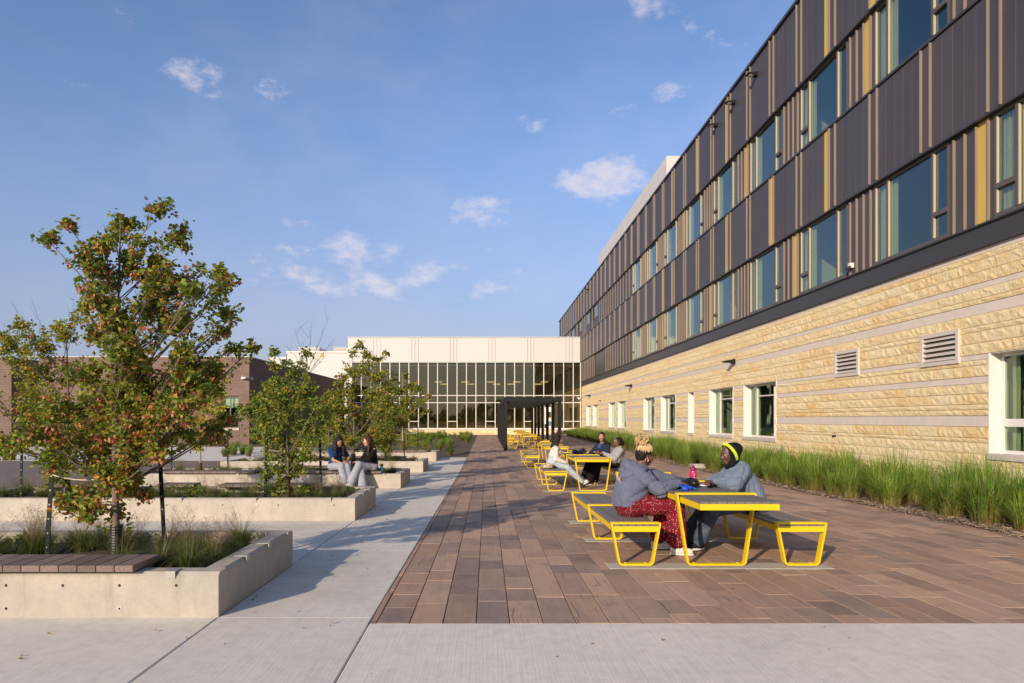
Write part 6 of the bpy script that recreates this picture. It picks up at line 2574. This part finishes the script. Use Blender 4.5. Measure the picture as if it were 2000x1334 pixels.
F.ell(H2+M2 @ A(-.030, 0, .030), (.098, .092, .100), .01, M2)
F.ell(H2+M2 @ A(-.105, 0, .050), (.078, .076, .072), .04, M2)
F.cone(H2+M2 @ A(-.035, 0, -.03), H2+M2 @ A(-.03, 0, -.15), .085, .072, .04)
F.cone(H2+M2 @ A(.01, .045, -.11), H2+M2 @ A(.02, -.045, -.12), .046, .046, .03)
F.cone(H2+M2 @ A(.0, 0, -.15), p2.L(p2.J['C'])+A(-.10, 0, -.02), .055, .034, .03)
n2 = M2 @ unit(A(1, 0, -.10))
q2 = H2+M2 @ A(.040, 0, 0)
p2c = Field()
p2c.p = F.p
p2c.p.append(('p', n2, float(n2 @ q2), .02))
p2c.cone(H2+M2 @ A(.02, .05, -.108), H2+M2 @ A(.035, 0, -.128), .034, .034, .03)
p2c.cone(H2+M2 @ A(.02, -.05, -.108), H2+M2 @ A(.035, 0, -.128), .034, .034, .03)
p2.part('headscarf', p2c, 'black_cloth', None, .003, 5)
hbm = MB()
pts = []
for i in range(33):                                # the flat headband, tilted back
    a = 2*math.pi*i/32
    c_ = H2+M2 @ A(-.012, 0, .010)
    e1 = M2 @ unit(A(.42, 0, 1))
    e2 = M2 @ A(0, 1, 0)
    wdt = M2 @ unit(A(1, 0, -.42))
    o = c_+e1*(.126*math.cos(a))+e2*(.103*math.sin(a))
    nn = unit(e1*math.cos(a)+e2*math.sin(a))
    pts.append((o-wdt*.017, o+wdt*.017, o+wdt*.017+nn*.006, o-wdt*.017+nn*.006))
vs = [tuple(q) for p in pts for q in p]
fs = []
for i in range(32):
    for k in range(4):
        fs.append((4*i+k, 4*i+(k+1) % 4, 4*i+4+(k+1) % 4, 4*i+4+k))
hbm.add(vs, fs)
c_ = H2+M2 @ A(.045, 0, .128)
hbm.ell(c_, (.022, .028, .013), 10, 6)
hbm.build('headband', 'neon', p2.t, smooth=False)

# ---- 3: white cropped top, light jeans, long dark hair
b3 = gz(16.9)
p3 = Fig('person', 'person in a white cropped top and pale jeans with long dark hair, legs stretched out', seat_base(1.62, 16.9),
         dict(P=(1.60, 16.9, .41), C=(1.70, 16.9, .775), H=(1.765, 16.92, .985), face=(1, .35, -.05), fwd=(1, .0), sw=.15,
              wr=(1.93, 16.74, .43), wl=(1.95, 17.05, .43), ehr=(-.6, 0, -1), ehl=(-.6, 0, -1), hdr=(1, 0, -.7), hdl=(1, 0, -.7),
              kr=(2.00, 16.80, .30), kl=(2.0, 17.0, .32), ar=(2.33, 16.85, -.06), al=(2.38, 17.05, -.05), tr=(.9, 0, .42), tl=(.9, .1, .42)), 'skin_light', 'lips_skin_light', h=.0125, build=.9)
p3.body()
p3.face()
p3.torso('cropped_top', 'white_top', pad=.018, hem=.42, wr=.004, seed=21)
p3.legs('light_denim', pad=.020, flare=.03, stop=.96, wr=.004, seed=22)
p3.shoes('shoe_white')
F = Field()
p3.cap_hair(F, .014)
p3.face_cut(F)
H3 = p3.L(p3.J['H'])
F.chain([H3+p3.HM @ A(-.06, 0, -.02), H3+A(-.115, 0, -.17), H3+A(-.145, -.01, -.33)], [.075, .068, .04], .03)
F.cone(H3+p3.HM @ A(-.02, -.075, 0), H3+A(-.06, -.08, -.22), .026, .03, .03)
p3.part('hair', F, 'hair_dark')

# ---- 4: navy jacket, facing the camera
p4 = Fig('person', 'smiling person in a navy jacket over a blue shirt facing the camera', seat_base(3.1, 18.0),
         dict(P=(3.10, 18.05, .41), C=(3.04, 17.98, .775), H=(3.015, 17.92, 1.03), face=(-.42, -1, -.05), fwd=(-.75, -.75), sw=.165,
              wl=(2.90, 17.62, .635), wr=(2.78, 17.75, .635), ehl=(.6, -.3, -.8), ehr=(-.6, .3, -.8), hdl=(-.8, -.2, .1), hdr=(.3, -.9, .1), hnl=(0, -.4, -1),
              kl=(2.80, 17.62, .37), kr=(2.66, 17.85, .37), al=(2.60, 17.55, -.075), ar=(2.50, 17.8, -.075)), 'skin_tan', 'lips_skin_tan', h=.0125, build=1.0)
p4.body()
p4.face()
p4.torso('jacket', 'navy', pad=.030, wr=.006, seed=31)
C4 = p4.L(p4.J['C'])
F = Field()
F.cone(C4+p4.fw*.11+A(0, 0, .03), C4+p4.fw*.13+A(0, 0, -.30), .055, .062, .02)
F.cone(C4+A(0, 0, .02), C4+A(0, 0, .07), .066, .06, .02)
p4.part('shirt', F, 'navy_shirt', None, .003, 3)
p4.legs('black_cloth', pad=.020, flare=.02)
p4.shoes('shoe_black')
F = Field()
p4.cap_hair(F, .010)
p4.face_cut(F, .055, .7)
H4 = p4.L(p4.J['H'])
F.chain([H4+p4.HM @ A(-.09, 0, -.01), H4+p4.HM @ A(-.10, .04, -.16)], [.04, .045], .03)
p4.part('hair', F, 'hair_dark')

# ---- 5: light grey sweatshirt, leaning back
p5 = Fig('person', 'laughing person in a light grey sweatshirt and black trousers with tied back dark hair', seat_base(3.2, 16.9),
         dict(P=(3.16, 16.88, .41), C=(3.275, 16.9, .735), H=(3.235, 16.9, .935), face=(-1, -.12, .28), fwd=(-1, 0), sw=.155,
              wl=(2.90, 16.72, .635), wr=(2.90, 17.05, .645), ehl=(.2, -.3, -1), ehr=(.2, .3, -1), hdl=(-1, .1, .15), hdr=(-1, 0, .15),
              kl=(2.78, 16.8, .41), kr=(2.80, 17.02, .44), al=(2.52, 16.95, -.06), ar=(2.70, 17.1, -.06)), 'skin_deep', 'lips_skin_deep', h=.0125, build=.95)
p5.body()
p5.face()
p5.torso('sweatshirt', 'grey_sweat', pad=.030, wr=.006, seed=41)
p5.legs('black_cloth', pad=.020, flare=.03)
p5.shoes('shoe_white')
F = Field()
p5.cap_hair(F, .010)
p5.face_cut(F)
H5 = p5.L(p5.J['H'])
F.ell(H5+p5.HM @ A(-.135, 0, .01), (.045, .045, .045), .02)
F.cone(H5+p5.HM @ A(-.14, 0, .0), H5+p5.HM @ A(-.155, 0, -.06), .035, .02, .02)
p5.part('hair', F, 'hair_dark', None, .004, 3)

# ---- 6 and 7 on the third planter
z6 = gz(16.1)
p6 = Fig('person', 'person in a blue T-shirt with long black hair looking down on the planter bench', (-3.56, 16.15, z6),
         dict(P=(-3.58, 16.20, .385), C=(-3.55, 16.13, .765), H=(-3.47, 16.03, .965), face=(.55, -.75, -.50), fwd=(.5, -.86), sw=.15,
              wr=(-3.37, 15.85, .465), wl=(-3.27, 15.92, .475), ehr=(-.8, .0, -.5), ehl=(.6, .3, -.6), hdr=(.95, -.2, .1), hdl=(-.2, -.9, .1), hnr=(0, 0, -1), hnl=(0, 0, -1),
              kr=(-3.36, 15.76, .40), kl=(-3.24, 15.83, .40), ar=(-3.27, 15.72, -.05), al=(-3.16, 15.80, -.05), tr=(.5, -.8, -.05), tl=(.6, -.75, -.05)), 'skin_tan', 'lips_skin_tan', h=.0125, build=.92)
p6.body()
p6.face()
p6.torso('t_shirt', 'blue_tee', pad=.014, sleeve=.32, wr=.004, seed=51)
p6.legs('grey_denim', pad=.022, flare=.05, stop=.90, wr=.004, seed=52)
p6.shoes('shoe_white')
F = Field()
p6.cap_hair(F, .014)
p6.face_cut(F)
H6 = p6.L(p6.J['H'])
M6 = p6.HM
for sg in (1, -1):
    F.chain([H6+M6 @ A(-.01, sg*.078, .0), H6+A(.02, -.03, -.16)+p6.lt*sg*.10, H6+A(.03, -.03, -.33)+p6.lt*sg*.09], [.032, .045, .03], .03)
F.chain([H6+M6 @ A(-.06, 0, -.02), H6+A(-.10, .10, -.18), H6+A(-.10, .09, -.32)], [.075, .07, .045], .03)
p6.part('hair', F, 'hair_dark')

p7 = Fig('person', 'person in a black top with long brown hair and crossed legs on the planter bench', (-2.7, 16.15, z6),
         dict(P=(-2.74, 16.18, .385), C=(-2.74, 16.12, .765), H=(-2.81, 16.08, .975), face=(-1, -.30, -.08), fwd=(-.72, -.70), sw=.15,
              wl=(-2.99, 15.86, .49), wr=(-2.98, 15.96, .49), ehl=(.5, -.5, -.7), ehr=(-.3, .5, -.7), hdl=(-.9, .2, .1), hdr=(-.95, 0, .1),
              kl=(-2.96, 15.80, .445), kr=(-2.93, 15.88, .36), al=(-3.12, 15.66, .045), ar=(-2.86, 15.72, -.06), tl=(-.85, -.5, -.35), tr=(-.7, -.7, -.05)), 'skin_light', 'lips_skin_light', h=.0125, build=.9)
p7.body()
p7.face()
p7.torso('long_sleeved_top', 'black_cloth', pad=.014, wr=.003, seed=61)
p7.legs('grey_denim', pad=.022, flare=.04, stop=.92, wr=.004, seed=62)
p7.shoes('shoe_white')
F = Field()
p7.cap_hair(F, .014)
p7.face_cut(F)
H7 = p7.L(p7.J['H'])
F.chain([H7+p7.HM @ A(-.06, 0, -.02), H7+A(.10, .03, -.18), H7+A(.10, .02, -.34)], [.075, .066, .04], .03)
F.chain([H7+p7.HM @ A(-.01, .075, .0), H7+A(.05, -.10, -.15), H7+A(.03, -.13, -.33)], [.026, .038, .03], .03)
p7.part('hair', F, 'hair_brown')

# ================================================================== THINGS ON THE TABLES AND BENCHES
def table_z(y, y0, h=.750):
    L = 3.29
    return gz(y0)+.008+(gz(y0+L)-gz(y0))/L*(y-y0)+h-.0195
z_ = table_z(8.72, 7.1)
t = thing('water_bottle', 'bright pink water bottle standing on the nearest yellow table', 'water bottle', (2.635, 8.72, z_))
MB().lathe([(.038, 0), (.042, .004), (.042, .055), (.039, .062), (.042, .07), (.042, .125), (.038, .14), (.036, .15)], 18).build('bottle_body', 'pink_plastic', t, smooth=True)
MB().lathe([(.037, .1505), (.038, .152), (.038, .175), (.030, .186), (.018, .190), (.016, .205), (.0, .206)], 16).build('lid', 'pink_dark', t, smooth=True)
MB().tube([(-.030, 0, .180), (-.045, 0, .205), (-.02, 0, .222), (.015, 0, .205)], .006, 6).build('carry_loop', 'pink_dark', t, smooth=True)
mb = MB()
for k in range(5):
    mb.box(-.006, .006, -.0432, -.0425, .015+.022*k, .022+.022*k)
mb.build('scale_marks', 'paper', t)

z_ = table_z(7.86, 7.1)
t = thing('handbag', 'crumpled black handbag lying on the nearest yellow table with its straps over the edge', 'bag', (2.27, 7.86, z_))
F = Field()
F.ell((-.01, 0, .045), (.13, .10, .046), .02)
F.ell((.085, .03, .060), (.085, .075, .056), .04)
F.ell((-.09, -.01, .035), (.085, .07, .032), .03)
F.cut((0, 0, -1), 0.0, .004)
link('bag_body', F.mesh('bag_body', 'bag_black', .007, .008, 77), t)
mb = MB()
for dx_, dd in ((-.30, .0), (-.265, .035)):
    mb.tube([(-.10, -.01+dd, .05), (-.20, -.05+dd, .055), (dx_, -.08+dd, .012), (dx_-.028, -.085+dd, -.06), (dx_-.02, -.085+dd, -.16), (dx_+.0, -.08+dd, -.19)], [.008, .008, .008, .008, .009, .014], 6)
mb.tube([(-.35, -.085, -.16), (-.30, -.08, -.205), (-.255, -.05, -.17)], [.015, .022, .014], 7)
mb.build('strap', 'bag_black', t, smooth=True)
z_ = table_z(7.56, 7.1)
t = thing('headphones', 'bright blue folded headphones lying on the nearest table beside the black bag', 'headphones', (2.235, 7.58, z_), .5)
mb = MB()
for sg in (-1, 1):
    mb.lathe([(.0, 0), (.036, .003), (.042, .014), (.040, .036), (.028, .046), (0, .047)], 14, (sg*.038-.02, .01*sg, .001))
mb.build('ear_cups', 'blue_plastic', t, smooth=True)
MB().tube([(-.055, .03, .03), (-.03, .085, .05), (.03, .09, .045), (.085, .05, .03), (.10, .0, .015), (.13, -.02, .010)], [.010, .012, .012, .011, .010, .007], 7).build('head_band', 'blue_plastic', t, smooth=True)
MB().tube([(.035, .005, .03), (.09, -.01, .012), (.125, -.02, .012)], [.006, .006, .011], 6).build('cable_plug', 'teal_plastic', t, smooth=True)
for (x, y, a, w, d, l) in ((2.48, 8.52, .3, .16, .12, 'white folded paper lying on the nearest table left of the pink bottle'), (2.60, 8.18, -.4, .14, .09, 'white card lying on the nearest table before the folded arms')):
    z_ = table_z(y, 7.1)
    tag(MB().box(-w/2, w/2, -d/2, d/2, .001, .012).build('paper', 'paper', None, (x, y, z_), a), l, 'paper')
tag(MB().box(-.04, .04, -.075, .075, .001, .010).build('phone', 'bag_black', None, (2.66, 8.02, table_z(8.02, 7.1)), 1.1), 'dark phone lying on the nearest table beside the folded arms', 'phone')
z_ = table_z(17.9, 15.4)
t = thing('backpack', 'slack black backpack lying on the second yellow table', 'bag', (2.42, 17.9, z_))
F = Field()
F.ell((0, 0, .05), (.15, .10, .05), .02)
F.ell((.09, 0, .07), (.07, .08, .06), .03)
F.ell((-.11, 0, .06), (.06, .07, .04), .03)
F.cut((0, 0, -1), 0.0, .004)
link('bag_body', F.mesh('bag_body', 'bag_black', .011, .012, 78), t)
MB().tube([(.08, 0, .11), (.10, 0, .17), (.14, .02, .15), (.14, .02, .08)], .010, 6).build('strap', 'bag_black', t, smooth=True)
MB().tube([(-.13, 0, .08), (-.17, 0, .14), (-.15, 0, .07)], .009, 6).build('handle', 'bag_black', t, smooth=True)
tag(MB().box(-.04, .04, -.08, .08, .001, .010).build('phone', 'bag_black', None, (2.08, 16.2, table_z(16.2, 15.4)), 1.3), 'dark phone lying near the left edge of the second table', 'phone')
z_ = table_z(16.75, 15.4, .445)
t = thing('tote_bag', 'cream patterned cloth bag lying on the bench behind the person in white', 'bag', (1.47, 16.55, z_))
F = Field()
F.ell((0, 0, .055), (.13, .10, .055), .02)
F.ell((.06, .03, .085), (.08, .07, .05), .03)
F.cut((0, 0, -1), 0.0, .004)
link('bag_body', F.mesh('bag_body', 'cream_cloth', .011, .012, 79), t)
MB().tube([(-.05, -.06, .09), (-.12, -.08, .13), (-.16, -.04, .06), (-.13, .02, .03)], .009, 6).build('handle', 'cream_cloth', t, smooth=True)
t = thing('water_bottle', 'slim teal water bottle standing on the third planter wall', 'water bottle', (-2.50, 16.24, gz(16.1+.9)+PH))
MB().lathe([(.034, 0), (.037, .004), (.037, .15), (.030, .175), (.028, .18)], 14).build('bottle_body', 'teal_plastic', t, smooth=True)
MB().lathe([(.030, .1805), (.031, .20), (.029, .225), (0, .226)], 12).build('lid', 'bag_black', t, smooth=True)
